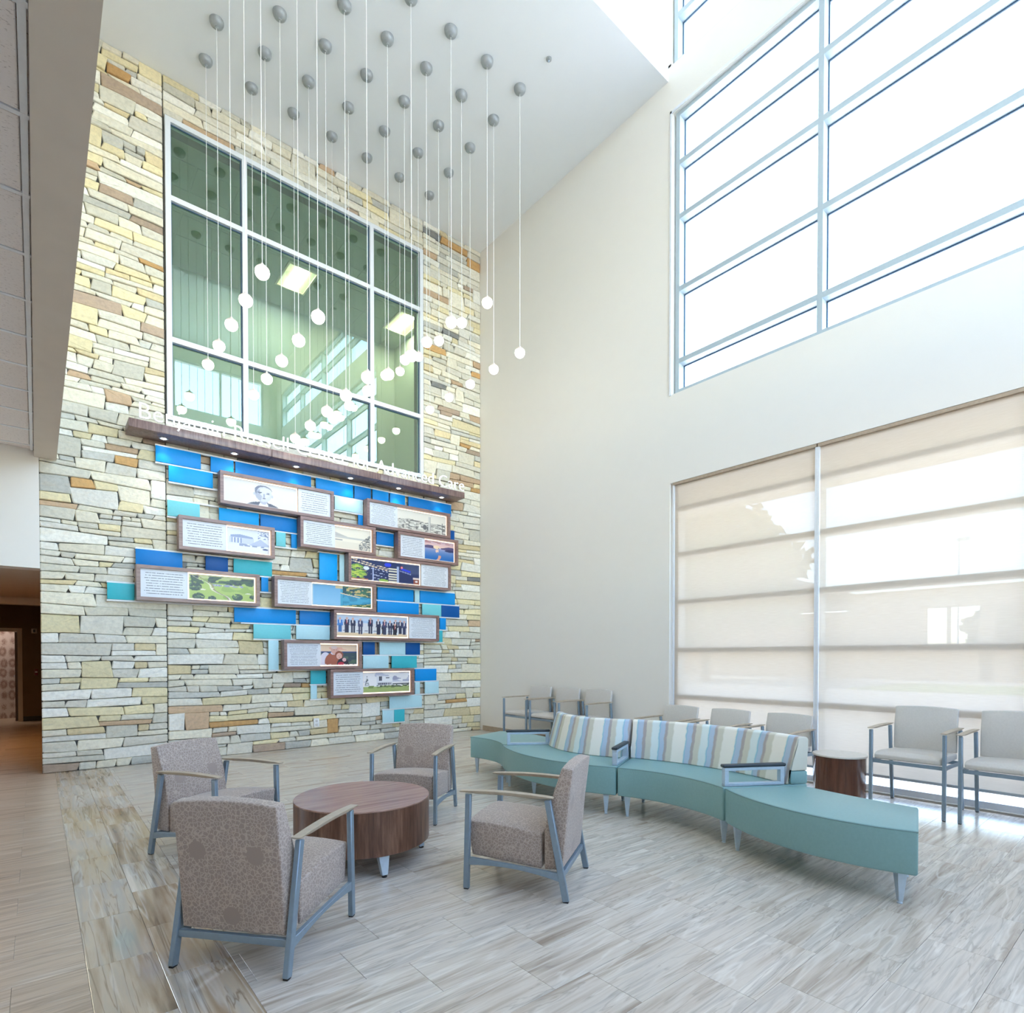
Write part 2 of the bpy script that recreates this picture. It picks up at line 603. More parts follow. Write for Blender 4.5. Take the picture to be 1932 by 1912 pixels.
M['shade'] = shade_mat()


def acoustic_mat():
    k = Nodes('acoustic_tile')
    geo = k.n('ShaderNodeNewGeometry').outputs['Position']
    f = k.noise(k.mapping(geo, (1.0, 2.2, 1)), 60, 3, 0.6)
    c = k.ramp(f, [(0.30, lin(176, 170, 168)), (0.40, lin(228, 222, 220)), (1.0, lin(232, 228, 226))])
    k.bump(f, 0.2, 0.003)
    return k.set(c, 0.95)


M['acoustic'] = acoustic_mat()


def damask_mat():
    k = Nodes('patterned_wall_covering')
    geo = k.n('ShaderNodeNewGeometry').outputs['Position']
    mp = k.mapping(geo, (7, 1, 4.2))
    vo = k.n('ShaderNodeTexVoronoi', feature='F1')
    vo.inputs['Scale'].default_value = 1.0
    vo.inputs['Randomness'].default_value = 0.25
    k.l(mp, vo.inputs['Vector'])
    n = k.noise(mp, 5.0, 4, 0.7, 2.0)
    f = k.math('ADD', k.math('MULTIPLY', vo.outputs['Distance'], 0.9), k.math('MULTIPLY', n, 0.5))
    c = k.ramp(f, [(0.25, lin(110, 78, 66)), (0.5, lin(214, 200, 196)), (0.62, lin(150, 122, 112)), (0.8, lin(226, 218, 216))])
    return k.set(c, 0.5)


M['damask'] = damask_mat()
for q, (nrow, sd) in enumerate(((11, 1.5), (18, 4.2), (13, 7.7), (15, 9.1))):
    M['text_%d' % q] = text_mat('printed_text_%d' % nrow, nrow, sd)

# ------------------------------------------------------------------ dimensions
XW, YW = 6.33, 8.495            # white window wall, stone wall
ZC = 8.77                       # main ceiling
YE = 4.44                       # front edge of the flat ceiling; the roof monitor rises beyond
YR = -3.0                       # wall behind the camera
ZM = 11.0                       # monitor ceiling
ZL = 3.70                       # low tiled ceiling on the left
XS = 0.04                       # left end of the stone wall

# ------------------------------------------------------------------ room shell
# floor slab with tiles laid on it
slab = boxes('floor', [(-4.2, XW + 0.26, YR - 0.2, YW + 0.30, -0.06, -0.004), (-2.3, XS + 0.3, YW + 0.30, 17.0, -0.06, -0.004)], M['grout'])
tag(slab, 'floor of pale stone-look planks with a glossy veined border strip', 'floor', kind='structure')


def lay_tiles(zone, x0, x1, y0, y1, wid, length, along, offs, base):
    """rows of planks clipped to a rectangle; returns (cx, cy, sx, sy) of each"""
    out = []
    a0, a1, b0, b1 = (x0, x1, y0, y1) if along == 'x' else (y0, y1, x0, x1)   # a along, b across
    k0 = math.floor((b0 - base) / wid) - 1
    for k in range(k0, k0 + int((b1 - b0) / wid) + 4):
        lo, hi = max(b0, base + k * wid), min(b1, base + (k + 1) * wid)
        if hi - lo < 0.01:
            continue
        s = offs[k % len(offs)]
        j0 = math.floor((a0 - s) / length) - 1
        for j in range(j0, j0 + int((a1 - a0) / length) + 4):
            l2, h2 = max(a0, s + j * length), min(a1, s + (j + 1) * length)
            if h2 - l2 < 0.01:
                continue
            ca, cb, sa, sb = (l2 + h2) / 2, (lo + hi) / 2, h2 - l2, hi - lo
            out.append((zone, ca, cb, sa, sb) if along == 'x' else (zone, cb, ca, sb, sa))
    return out


tiles = []
tiles += lay_tiles('right', 0.66, XW, YR, YW + 0.02, 0.28, 0.555, 'x', (1.05, 1.25), 2.21)
tiles += lay_tiles('left', -2.0, XS, YW + 0.02, YW + 0.285, 0.28, 0.555, 'x', (-0.09, 0.19), 2.24)
tiles += lay_tiles('left', -3.0, 0.155, YR, YW + 0.02, 0.28, 0.555, 'x', (-0.09, 0.19), 2.24)
tiles += lay_tiles('left', -2.0, XS + 0.10, YW + 0.285, 17.0, 0.28, 0.555, 'x', (-0.09, 0.19), 2.24)
tiles += lay_tiles('band', 0.155, 0.66, YR, YW + 0.02, 0.2525, 0.56, 'y', (3.05, 3.33), 0.155)


def tile_rank(t):
    p = project((t[1], t[2], 0))
    if p[2] < 0.4 or not (-80 < p[0] < 2010 and 1100 < p[1] < 2000):
        return 0
    return t[3] * t[4] / p[2] ** 3


tiles.sort(key=tile_rank, reverse=True)
GAP = 0.0014
shared = {}
rest = {'right': B(), 'left': B(), 'band': B()}


def tile_box(bm, x, y, sx, sy):
    hx, hy = sx / 2 - GAP / 2, sy / 2 - GAP / 2
    c = 0.0007
    lo = [bm.verts.new((x + i * hx, y + j * hy, -0.004)) for i, j in ((-1, -1), (1, -1), (1, 1), (-1, 1))]
    mi = [bm.verts.new((x + i * hx, y + j * hy, -c)) for i, j in ((-1, -1), (1, -1), (1, 1), (-1, 1))]
    hi = [bm.verts.new((x + i * (hx - c), y + j * (hy - c), 0)) for i, j in ((-1, -1), (1, -1), (1, 1), (-1, 1))]
    for a, b in ((lo, mi), (mi, hi)):
        for i in range(4):
            bm.faces.new([a[i], a[(i + 1) % 4], b[(i + 1) % 4], b[i]])
    bm.faces.new(hi)


for i, (zone, x, y, sx, sy) in enumerate(tiles):
    if i < 298:
        key = (zone, round(sx, 3), round(sy, 3))
        if key not in shared:
            bm = B()
            tile_box(bm, 0, 0, sx, sy)
            me = bpy.data.meshes.new('tile')
            bm.to_mesh(me)
            bm.free()
            me.materials.append(M['tile_%s_object' % zone])
            shared[key] = me
        o = link('tile', shared[key], slab)
        o.location = (x, y, 0)
    else:
        tile_box(rest[zone], x, y, sx, sy)
for zone, bm in rest.items():
    if len(bm.verts):
        o = obj('far_tiles', bm, M['tile_%s_island' % zone], slab)
        o['kind'] = 'stuff'
    else:
        bm.free()

# white wall on the right with its window openings
Y_L, Y_H, Z_S = 4.39, 4.374, 3.60       # shade opening edge, upper opening edge, shade head
Z_U0, Z_U1 = 4.735, 8.32                # upper window
Z_V0, Z_V1 = 8.94, 10.1                 # clerestory in the monitor
YN = -2.55                              # near end of the windows
wr = boxes('wall_right', [
    (XW, XW + 0.25, Y_L, YW + 0.3, 0, ZC + 0.2),
    (XW, XW + 0.25, YN, Y_L, Z_S, Z_U0),
    (XW, XW + 0.25, Y_H, Y_L, Z_U0, ZC + 0.2),
    (XW, XW + 0.25, YN, Y_H, Z_U1, Z_V0),
    (XW, XW + 0.25, 4.40, YE + 0.2, Z_V0, ZM),
    (XW, XW + 0.25, YN, 4.40, Z_V1, ZM),
    (XW, XW + 0.25, YR - 0.2, YN, 0, ZM)], M['wall'])
tag(wr, 'tall white wall pierced by the shaded lower window and big upper window', 'wall', kind='structure')
tr_ = boxes('trim_1', [(XW - 0.012, XW - 0.001, Y_H + 0.005, Y_H + 0.03, Z_U0 - 0.01, Z_U1 + 0.03),
                       (XW - 0.012, XW - 0.001, YN, Y_H + 0.03, Z_U1 + 0.005, Z_U1 + 0.035)], M['frame_white'])
tag(tr_, 'thin white casing round the big upper window', 'window trim', kind='structure')
cl = boxes('ceiling', [(0.2, XW, YE, YW + 0.3, ZC, ZC + 0.25), (0.0, XW + 0.25, YR - 0.2, YE + 0.2, ZM, ZM + 0.2),
                       (0.2, XW, YE, YE + 0.2, ZC + 0.25, ZM)], M['ceiling'])
tag(cl, 'high flat white ceiling carrying the pendant canopies', 'ceiling', kind='structure')
bmn = boxes('wall_left', [(0.0, 0.2, YR - 0.2, YW - 0.001, 3.63, ZM)], M['taupe_paint'])
tag(bmn, 'upper left wall ending below in a taupe boxed beam beside the tiled ceiling', 'wall', kind='structure')
sw = boxes('wall_side', [(-3.2, -3.0, YR - 0.2, YW + 0.25, 0, ZL + 0.3)], M['wall'])
tag(sw, 'white side wall under the low tiled ceiling', 'wall', kind='structure')
hd = boxes('wall_header', [(-3.0, XS + 0.002, YW - 0.001, YW + 0.25, 2.366, ZL + 0.06)], M['wall'])
tag(hd, 'white wall above the corridor opening left of the stone wall', 'wall', kind='structure')

# low tiled ceiling
lc = boxes('ceiling_low', [(-3.0, 0.0, YR, YW, ZL + 0.012, ZL + 0.05)], M['acoustic'])
tag(lc, 'low ceiling of speckled acoustic tiles in a thin grid', 'ceiling', kind='structure')
bm = B()
y_t = 8.495 - 0.558 * 0.35
ct_me = None
k = 0
while y_t - 0.558 > YR:
    for j in range(2):
        if ct_me is None:
            b2 = B()
            box(b2, -0.262, 0.262, -0.262, 0.262, -0.004, 0.012)
            o = obj('ceiling_tile', b2, M['acoustic'], lc, 0.004, 1)
            ct_me = o.data
        else:
            o = link('ceiling_tile', ct_me, lc)
        o.location = (-0.02 - 0.279 - 0.558 * j, y_t - 0.279, ZL)
    box(bm, -1.14, -0.002, y_t - 0.013, y_t + 0.013, ZL - 0.006, ZL + 0.004)
    y_t -= 0.558
for x in (-0.02, -0.578, -1.136):
    box(bm, x - 0.013, x + 0.013, YR, YW - 0.002, ZL - 0.0055, ZL + 0.0045)
o = obj('grid_bars', bm, M['frame_white'], lc)

# corridor beyond the stone wall's left end
YB = 15.74
cw = boxes('wall_corridor', [(-2.2, -2.0, YW + 0.25, YB, 0, 3.0), (XS + 0.10, XS + 0.25, YW + 0.279, YB, 0, 3.0),
                             (-2.2, -0.95, YB, YB + 0.15, 0, 3.0), (-0.30, XS + 0.25, YB, YB + 0.15, 0, 3.0),
                             (-0.95, -0.30, YB, YB + 0.15, 1.88, 3.0)], M['corridor_paint'])
tag(cw, 'brown painted corridor walls in shadow behind the stone wall', 'wall', kind='structure')
cc = boxes('ceiling_corridor', [(-2.0, XS + 0.1, YW + 0.25, 12.88, 2.366, 2.45), (-2.0, XS + 0.1, 12.88, 13.1, 2.25, 2.9),
                                (-2.0, XS + 0.1, 13.1, YB, 2.62, 2.7)], M['taupe_paint'])
tag(cc, 'low beige corridor ceiling with a dropped header', 'ceiling', kind='structure')
dp = boxes('wall_far', [(-2.2, 0.3, 16.75, 16.9, 0, 3.0)], M['damask'])
tag(dp, 'silvery wall covering with a dark floral pattern seen through the far doorway', 'wall', kind='structure')
dcl = boxes('ceiling_far', [(-2.2, 0.3, YB + 0.15, 16.9, 2.7, 2.8)], M['taupe_paint'])
tag(dcl, 'ceiling over the space beyond the far doorway', 'ceiling', kind='structure')
dcw = boxes('wall_far_side', [(0.16, 0.3, YB + 0.15, 16.75, 0, 2.7), (-2.3, -2.2, YB + 0.15, 16.9, 0, 2.7)], M['corridor_paint'])
tag(dcw, 'side walls of the space beyond the far doorway', 'wall', kind='structure')
d1 = thing('door_1', 'dark brown wooden door standing open in its frame down the corridor', 'door', (0, YB, 0), kind='structure')
boxes('door_frame', [(-0.30, -0.225, -0.03, 0.03, 0, 1.95), (-1.02, -0.95, -0.03, 0.03, 0, 1.95), (-0.95, -0.30, -0.03, 0.03, 1.88, 1.95)], M['taupe_paint'], d1)
lf = boxes('door_leaf', [(-0.345, -0.305, 0.04, 0.66, 0.01, 1.87)], M['walnut_door'], d1)
boxes('handle', [(-0.375, -0.345, 0.56, 0.60, 0.93, 0.95), (-0.375, -0.36, 0.50, 0.60, 0.93, 0.95)], M['metal_light'], lf)
bb = boxes('baseboard_corridor', [(-0.22, XS + 0.10, YB - 0.015, YB - 0.001, 0, 0.10)], M['black'])
tag(bb, 'black vinyl baseboard at the end of the corridor', 'baseboard', kind='structure')
fp = thing('fire_alarm_pull', 'small dark red fire alarm pull on the corridor end wall', 'alarm', (-0.005, YB - 0.002, 1.03))
boxes('back_box', [(-0.03, 0.03, -0.03, 0, -0.065, 0.065)], M['red_device'], fp, 0.004)
boxes('pull_bar', [(-0.02, 0.02, -0.042, -0.03, -0.01, 0.015)], M['plastic_white'], fp)
st_ = thing('alarm_strobe', 'beige square alarm strobe high beside the corridor door', 'alarm', (-0.03, YB - 0.002, 1.90))
boxes('housing', [(-0.045, 0.045, -0.03, 0, -0.05, 0.05)], M['taupe_paint'], st_, 0.004)
boxes('lens', [(-0.018, 0.018, -0.045, -0.03, -0.03, 0.03)], M['black'], st_)
cl1 = thing('corridor_light', 'recessed warm ceiling light inside the dim corridor', 'ceiling light', (-1.1, 11.2, 2.366))
boxes('housing', [(-0.16, 0.16, -0.16, 0.16, -0.012, -0.001)], M['frame_white'], cl1)
boxes('lens', [(-0.13, 0.13, -0.13, 0.13, -0.016, -0.0125)], emitter('corridor_lens', (255, 190, 120), 110.0), cl1)
cl2 = thing('corridor_light', 'ceiling light over the far doorway space', 'ceiling light', (-1.0, 16.3, 2.7))
boxes('housing', [(-0.3, 0.3, -0.2, 0.2, -0.012, -0.001)], M['frame_white'], cl2)
boxes('lens', [(-0.27, 0.27, -0.17, 0.17, -0.016, -0.0125)], emitter('far_lens', (255, 236, 220), 30.0), cl2)

bs = boxes('baseboard_right', [(XW - 0.014, XW - 0.001, Y_L + 0.03, YW - 0.08, 0, 0.09)], M['base_trim'])
tag(bs, 'taupe baseboard along the white wall by the corner', 'baseboard', kind='structure')

# wall behind the camera; its two lower window bands are added for fill light
wf = boxes('wall_front', [(-3.2, 0.7, YR - 0.2, YR, 0, ZM), (0.7, 5.9, YR - 0.2, YR, 0, 2.5), (0.7, 5.9, YR - 0.2, YR, 3.9, 4.5),
                          (0.7, 5.9, YR - 0.2, YR, 8.3, 9.0), (0.7, 5.9, YR - 0.2, YR, 10.5, ZM), (5.9, XW + 0.25, YR - 0.2, YR, 0, ZM)], M['wall'])
tag(wf, 'white entrance wall behind the viewpoint with glazing mostly added for fill light', 'wall', kind='structure')


def window(name, label, plane, a0, a1, z0, z1, posts, rails, depth, face, post_w, rail_h, fmat, gmat, edge=0.06, gasket=None, glass_at=0.8, skip_pane=()):
    """frame of real bars with a pane in each light. plane 'x': lies in X=face..face+depth, runs along Y; plane 'y' the other way"""
    t = thing(name, label, 'window', kind='structure')

    def bx(lst, a, b, za, zb, d0, d1):
        lst.append((face + d0, face + d1, a, b, za, zb) if plane == 'x' else (a, b, face + d0, face + d1, za, zb))

    s = []
    bx(s, a0, a0 + edge, z0, z1, 0, depth)
    bx(s, a1 - edge, a1, z0, z1, 0, depth)
    bx(s, a0 + edge, a1 - edge, z1 - edge, z1, 0, depth)
    bx(s, a0 + edge, a1 - edge, z0, z0 + edge, 0, depth)
    boxes('window_frame', s, fmat, t)
    posts = sorted(posts)
    xs = [a0 + edge] + [v for p in posts for v in (p - post_w / 2, p + post_w / 2)] + [a1 - edge]
    zs = [z0 + edge] + [v for r in rails for v in (r - rail_h / 2, r + rail_h / 2)] + [z1 - edge]
    for p in posts:
        s = []
        bx(s, p - post_w / 2, p + post_w / 2, z0 + edge, z1 - edge, 0, depth)
        boxes('mullion', s, fmat, t)
    for i in range(0, len(xs), 2):
        for r in rails:
            s = []
            bx(s, xs[i], xs[i + 1], r - rail_h / 2, r + rail_h / 2, 0.002, depth - 0.002)
            boxes('rail', s, fmat, t)
        for j in range(0, len(zs), 2):
            if (i // 2, j // 2) in skip_pane:
                continue
            s = []
            g = depth * glass_at
            bx(s, xs[i], xs[i + 1], zs[j], zs[j + 1], g, g + 0.006)
            p = boxes('pane', s, gmat, t)
            if gasket:
                q, e = [], 0.012
                A, Bv, Z0, Z1 = xs[i], xs[i + 1], zs[j], zs[j + 1]
                bx(q, A, A + e, Z0, Z1, g - 0.012, g)
                bx(q, Bv - e, Bv, Z0, Z1, g - 0.012, g)
                bx(q, A + e, Bv - e, Z1 - e, Z1, g - 0.012, g)
                bx(q, A + e, Bv - e, Z0, Z0 + e, g - 0.012, g)
                boxes('gasket', q, gasket, p)
    return t


posts_r = [2.579, 0.87, -0.84]
window('window_1', 'big upper window of stacked horizontal panes high in the white wall', 'x', YN, 4.345, Z_U0, Z_U1, posts_r,
       [5.154, 6.07, 6.99, 7.676], 0.15, XW + 0.04, 0.055, 0.062, M['frame_cool'], M['glass_clear'], 0.055, M['dark_gasket'])
window('window_2', 'lower window behind the translucent roller shades', 'x', YN, 4.345, 0.02, Z_S, posts_r,
       [0.838, 1.44, 2.057, 2.667, 3.255], 0.14, XW + 0.048, 0.055, 0.065, M['frame_white'], M['glass_clear'], 0.06)
window('window_3', 'narrow clerestory window at the top edge above the upper window', 'x', YN, 4.38, Z_V0, Z_V1, posts_r,
       [9.56], 0.15, XW + 0.04, 0.055, 0.062, M['frame_cool'], M['glass_clear'], 0.055, M['dark_gasket'])
window('window_4', 'window in the stone wall with nine green tinted panes in a white frame', 'y', 1.317, 5.10, 4.40, 8.252, [2.264, 4.16],
       [5.435, 7.235], 0.11, YW - 0.03, 0.065, 0.065, M['frame_white'], M['glass_green'], 0.062, M['dark_gasket'], 0.45)
for nm, z0, z1, rl in (('fill_window_low', 2.5, 3.9, []), ('fill_window_high', 4.5, 8.3, [5.7, 7.0]), ('window_6', 9.0, 10.5, [])):  # unseen low and high bands, added to let in more daylight
    window(nm, {'fill_window_low': 'unseen middle glazing added behind the viewpoint to light the floor', 'fill_window_high': 'unseen upper glazing added behind the viewpoint for fill light',
                'window_6': 'clerestory glazing behind the viewpoint'}[nm], 'y', 0.7, 5.9, z0, z1, [2.0, 3.3, 4.6], rl, 0.12, YR - 0.16, 0.06, 0.06,
           M['frame_white'], M['glass_clear'], 0.06)

# ------------------------------------------------------------------ stone wall
Wx0, Wx1, Wz0, Wz1 = 1.317, 5.10, 4.40, 8.252
back = boxes('wall_back', [
    (XS + 0.003, Wx0 + 0.002, YW + 0.034, YW + 0.28, 0, ZC), (Wx1 - 0.002, XW, YW + 0.034, YW + 0.28, 0, ZC),
    (Wx0, Wx1, YW + 0.034, YW + 0.28, 0, Wz0 + 0.002), (Wx0, Wx1, YW + 0.034, YW + 0.28, Wz1 - 0.002, ZC)], M['mortar'])
tag(back, 'tall wall of stacked ledgestone in cream, grey and rust', 'wall', kind='structure')

PAL = [((236, 230, 210), 22), ((228, 224, 210), 20), ((218, 215, 200), 13), ((236, 224, 184), 12), ((242, 240, 230), 16),
       ((202, 202, 194), 8), ((226, 210, 170), 5), ((204, 176, 146), 2.2), ((208, 166, 112), 1.8), ((184, 164, 146), 1.5), ((132, 134, 134), 0.8)]
PALW = [w for _, w in PAL]


def stone_cells(x0, x1, z0, z1, rng):
    """courses of uneven height; some stones two courses tall, some courses split in two; wavy bed lines"""
    cells = []
    zs = [z0]
    while zs[-1] < z1 - 0.06:
        h = rng.choice((0.065, 0.08, 0.09, 0.1, 0.11, 0.125, 0.145))
        zs.append(min(z1, zs[-1] + h))
    if z1 - zs[-1] > 1e-6:
        zs[-1] = z1
    nwave = [[(rng.uniform(0.6, 3.2), rng.uniform(0, 6.28), rng.uniform(0.003, 0.009)) for _ in range(3)] for _ in zs]

    def wv(k, x):
        if k == 0 or k == len(zs) - 1:
            return zs[k]
        return zs[k] + sum(a * math.sin(f * x * 2.2 + p) for f, p, a in nwave[k])
    blocked = {k: [] for k in range(len(zs) + 2)}
    n = len(zs) - 1
    for k in range(n):
        x = x0
        while x < x1 - 1e-6:
            hit = [b for b in blocked[k] if b[0] - 1e-6 <= x < b[1] - 1e-6]
            if hit:
                x = hit[0][1]
                continue
            lim = min([b[0] for b in blocked[k] if b[0] > x + 1e-6] + [x1])
            h = zs[k + 1] - zs[k]
            L = rng.uniform(1.4, 4.6) * max(h, 0.08) if rng.random() < 0.92 else rng.uniform(0.42, 0.66)
            L = min(max(L, 0.12), 0.75)
            e = x + L
            if lim - e < 0.12:
                e = lim if lim - x < 0.8 else x + (lim - x) / 2
            tall = k + 1 < n and rng.random() < 0.10 and 0.16 < e - x < 0.5 and h < 0.12 and not blocked[k + 1][:0]
            if tall and any(b[0] < e and b[1] > x for b in blocked[k + 1]):
                tall = False
            top = k + 2 if tall else k + 1
            sl0, sl1 = (rng.uniform(-0.02, 0.02) if x > x0 + 1e-6 else 0), (rng.uniform(-0.02, 0.02) if e < x1 - 1e-6 else 0)
            quad = [(x - sl0, wv(k, x)), (e - sl1, wv(k, e)), (e + sl1, wv(top, e)), (x + sl0, wv(top, x))]
            if tall:
                blocked[k + 1].append((x, e))
            elif h > 0.115 and rng.random() < 0.3 and e - x > 0.2:
                q = rng.uniform(0.4, 0.6)
                lm = (quad[0][0] + (quad[3][0] - quad[0][0]) * q, quad[0][1] + (quad[3][1] - quad[0][1]) * q)
                rm = (quad[1][0] + (quad[2][0] - quad[1][0]) * q, quad[1][1] + (quad[2][1] - quad[1][1]) * q)
                s = rng.uniform(0.35, 0.65)
                lerp = lambda p, r, t: (p[0] + (r[0] - p[0]) * t, p[1] + (r[1] - p[1]) * t)
                cells.append([quad[0], quad[1], rm, lm])
                cells.append([lm, lerp(lm, rm, s), lerp(quad[3], quad[2], s), quad[3]])
                cells.append([lerp(lm, rm, s), rm, quad[2], lerp(quad[3], quad[2], s)])
                x = e
                continue
            cells.append(quad)
            x = e
    return cells


def stone_geom(quad, rng):
    """front outline of one stone with chipped corners; returns verts, faces"""
    g = 0.0032
    cx = sum(p[0] for p in quad) / 4
    cz = sum(p[1] for p in quad) / 4
    ins = []
    for (x, z) in quad:
        ins.append((x + (g if x < cx else -g), z + (g if z < cz else -g)))
    pts = []
    for i in range(4):
        p, q, r = ins[i - 1], ins[i], ins[(i + 1) % 4]
        c = rng.uniform(0.003, 0.013)
        for o_ in (p, r):
            d = math.hypot(o_[0] - q[0], o_[1] - q[1])
            t = min(0.3, c / max(d, 1e-5))
            pts.append((q[0] + (o_[0] - q[0]) * t, q[1] + (o_[1] - q[1]) * t))
        d = math.hypot(r[0] - q[0], r[1] - q[1])
        if d > 0.2:
            m = 0.5 + rng.uniform(-0.15, 0.15)
            pts.append((q[0] + (r[0] - q[0]) * m + rng.uniform(-.002, .002), q[1] + (r[1] - q[1]) * m + rng.uniform(-.003, .003)))
    n = len(pts)
    dep = rng.uniform(-0.016, 0.012)
    v = [(x, YW + 0.034, z) for x, z in pts]
    for x, z in pts:
        v.append((x, YW + dep + 0.008 + rng.uniform(-.002, .002), z))
    for x, z in pts:
        sx, sz = min(0.010, abs(x - cx) * 0.25), min(0.007, abs(z - cz) * 0.25)
        v.append((x - math.copysign(sx, x - cx), YW + dep + rng.uniform(-.003, .003), z - math.copysign(sz, z - cz)))
    v.append((cx + rng.uniform(-.02, .02), YW + dep - rng.uniform(0.0, 0.006), cz))
    f = []
    for b0 in (0, n):
        for i in range(n):
            j = (i + 1) % n
            f.append((b0 + i, b0 + j, b0 + n + j, b0 + n + i))
    for i in range(n):
        f.append((2 * n + i, 2 * n + (i + 1) % n, 3 * n))
    return v, f, (cx, cz)


rng = random.Random(11)
stones = []
for (a, b, c, d) in ((XS, 1.296, 0, ZC), (1.302, 5.112, 0, 4.395), (1.302, 5.112, 8.258, ZC), (5.118, XW - 0.001, 0, ZC)):
    for q in stone_cells(a, b, c, d, rng):
        v, f, ctr = stone_geom(q, rng)
        base = rng.choices(PAL, PALW)[0][0]
        j = rng.uniform(0.94, 1.05)
        col = lin(tuple(min(255, ch * j) for ch in base))
        area = (max(p[0] for p in q) - min(p[0] for p in q)) * (max(p[1] for p in q) - min(p[1] for p in q))
        dpt = project((ctr[0], YW, ctr[1]))
        hidden = 0.95 < ctr[0] < 5.4 and 1.2 < ctr[1] < 4.0
        beam = ctr[0] < 0.75 and ctr[1] > 3.6 and (ctr[0] - 0.02) < 0.20 + (ctr[1] - 3.63) * 0.095
        stones.append((area / dpt[2] ** 2 * (0.25 if hidden or beam else 1), v, f, col))
stones.sort(key=lambda s: s[0], reverse=True)


def stone_mesh(name, verts, faces, cols):
    me = bpy.data.meshes.new(name)
    me.from_pydata(verts, [], faces)
    at = me.color_attributes.new('col', 'FLOAT_COLOR', 'POINT')
    at.data.foreach_set('color', np.array(cols, dtype=np.float32).ravel())
    me.materials.append(M['stone'])
    me.update()
    return me


RV, RF, RC = [], [], []
for i, (_, v, f, c) in enumerate(stones):
    if i < 298:
        link('stone', stone_mesh('stone', v, f, [c] * len(v)), back)
    else:
        o0 = len(RV)
        RV += v
        RF += [tuple(o0 + t for t in q) for q in f]
        RC += [c] * len(v)
o = link('small_stones', stone_mesh('small_stones', RV, RF, RC), back)
o['kind'] = 'stuff'

# ------------------------------------------------------------------ room behind the stone wall window
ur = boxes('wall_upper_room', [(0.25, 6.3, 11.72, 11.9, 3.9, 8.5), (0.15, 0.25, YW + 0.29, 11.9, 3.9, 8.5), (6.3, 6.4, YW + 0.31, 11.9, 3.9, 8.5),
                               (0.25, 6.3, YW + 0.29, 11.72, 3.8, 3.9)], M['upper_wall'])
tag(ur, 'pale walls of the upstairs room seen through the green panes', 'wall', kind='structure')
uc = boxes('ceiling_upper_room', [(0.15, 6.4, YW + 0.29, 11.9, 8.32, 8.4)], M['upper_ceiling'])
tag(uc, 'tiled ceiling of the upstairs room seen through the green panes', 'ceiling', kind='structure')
ut_me = None
TROF = ((3.47, 10.27), (5.67, 10.27))
for i in range(11):
    for j in range(5):
        x, y = 0.17 + 0.55 * i, 9.17 + 0.55 * j
        if y + 0.55 > 11.72 or any(abs(x - tx) < 0.3 and -0.3 < y - ty < 0.6 for tx, ty in TROF):
            continue
        if ut_me is None:
            b2 = B()
            box(b2, 0.012, 0.538, 0.012, 0.538, -0.008, 0.0)
            o = obj('ceiling_tile', b2, M['upper_ceiling'], uc, 0.003, 1)
            ut_me = o.data
        else:
            o = link('ceiling_tile', ut_me, uc)
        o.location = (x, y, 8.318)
for i, (tx, ty) in enumerate(TROF):
    t = thing('ceiling_light', ('square recessed light behind the centre green pane, glowing down its middle',
                                'square recessed light behind the right green pane, glowing down its middle')[i], 'ceiling light', (tx, ty, 8.318), 0, 'upstairs ceiling lights')
    bm = B()
    box(bm, 0, 0.54, 0, 0.03, -0.03, 0)
    box(bm, 0, 0.54, 0.75, 0.78, -0.03, 0)
    box(bm, 0, 0.03, 0.03, 0.75, -0.03, 0)
    box(bm, 0.51, 0.54, 0.03, 0.75, -0.03, 0)
    obj('housing', bm, M['troffer_pan'], t)
    boxes('reflector', [(0.03, 0.51, 0.03, 0.75, -0.008, -0.002)], emitter('troffer_glow', (240, 228, 196), 0.9), t)
    boxes('lens', [(0.18, 0.36, 0.06, 0.72, -0.026, -0.010)], M['troffer_lens'], t)

# ------------------------------------------------------------------ roller shades
for i, (ya, yb, lb) in enumerate(((2.60, 4.335, 'translucent cream roller shade nearest the corner, behind the sofa'),
                                  (0.89, 2.555, 'translucent cream roller shade behind the two chairs beside the side table'),
                                  (-0.82, 0.85, 'translucent cream roller shade beyond the picture edge'),
                                  (-2.48, -0.86, 'translucent cream roller shade farthest from the corner'))):
    t = thing('roller_shade', lb, 'window shade', (XW, (ya + yb) / 2, 0), 0, 'roller shades of the lower window')
    hw = (yb - ya) / 2
    bm = B()
    vs = [bm.verts.new(p) for p in ((0.035, -hw, 0.19), (0.035, hw, 0.19), (0.035, hw, 3.565), (0.035, -hw, 3.565))]
    bm.faces.new(vs)
    obj('cloth', bm, M['shade'], t)
    boxes('hem_bar', [(0.028, 0.042, -hw, hw, 0.165, 0.19)], M['frame_grey'], t)
    boxes('head_box', [(0.004, 0.07, -hw - 0.015, hw + 0.015, 3.565, 3.598)], M['base_trim'], t)
    boxes('side_channel', [(0.01, 0.06, hw + 0.001, hw + 0.022, 0.03, 3.565)], M['frame_white'], t)
    boxes('side_channel', [(0.01, 0.06, -hw - 0.022, -hw - 0.001, 0.03, 3.565)], M['frame_white'], t)

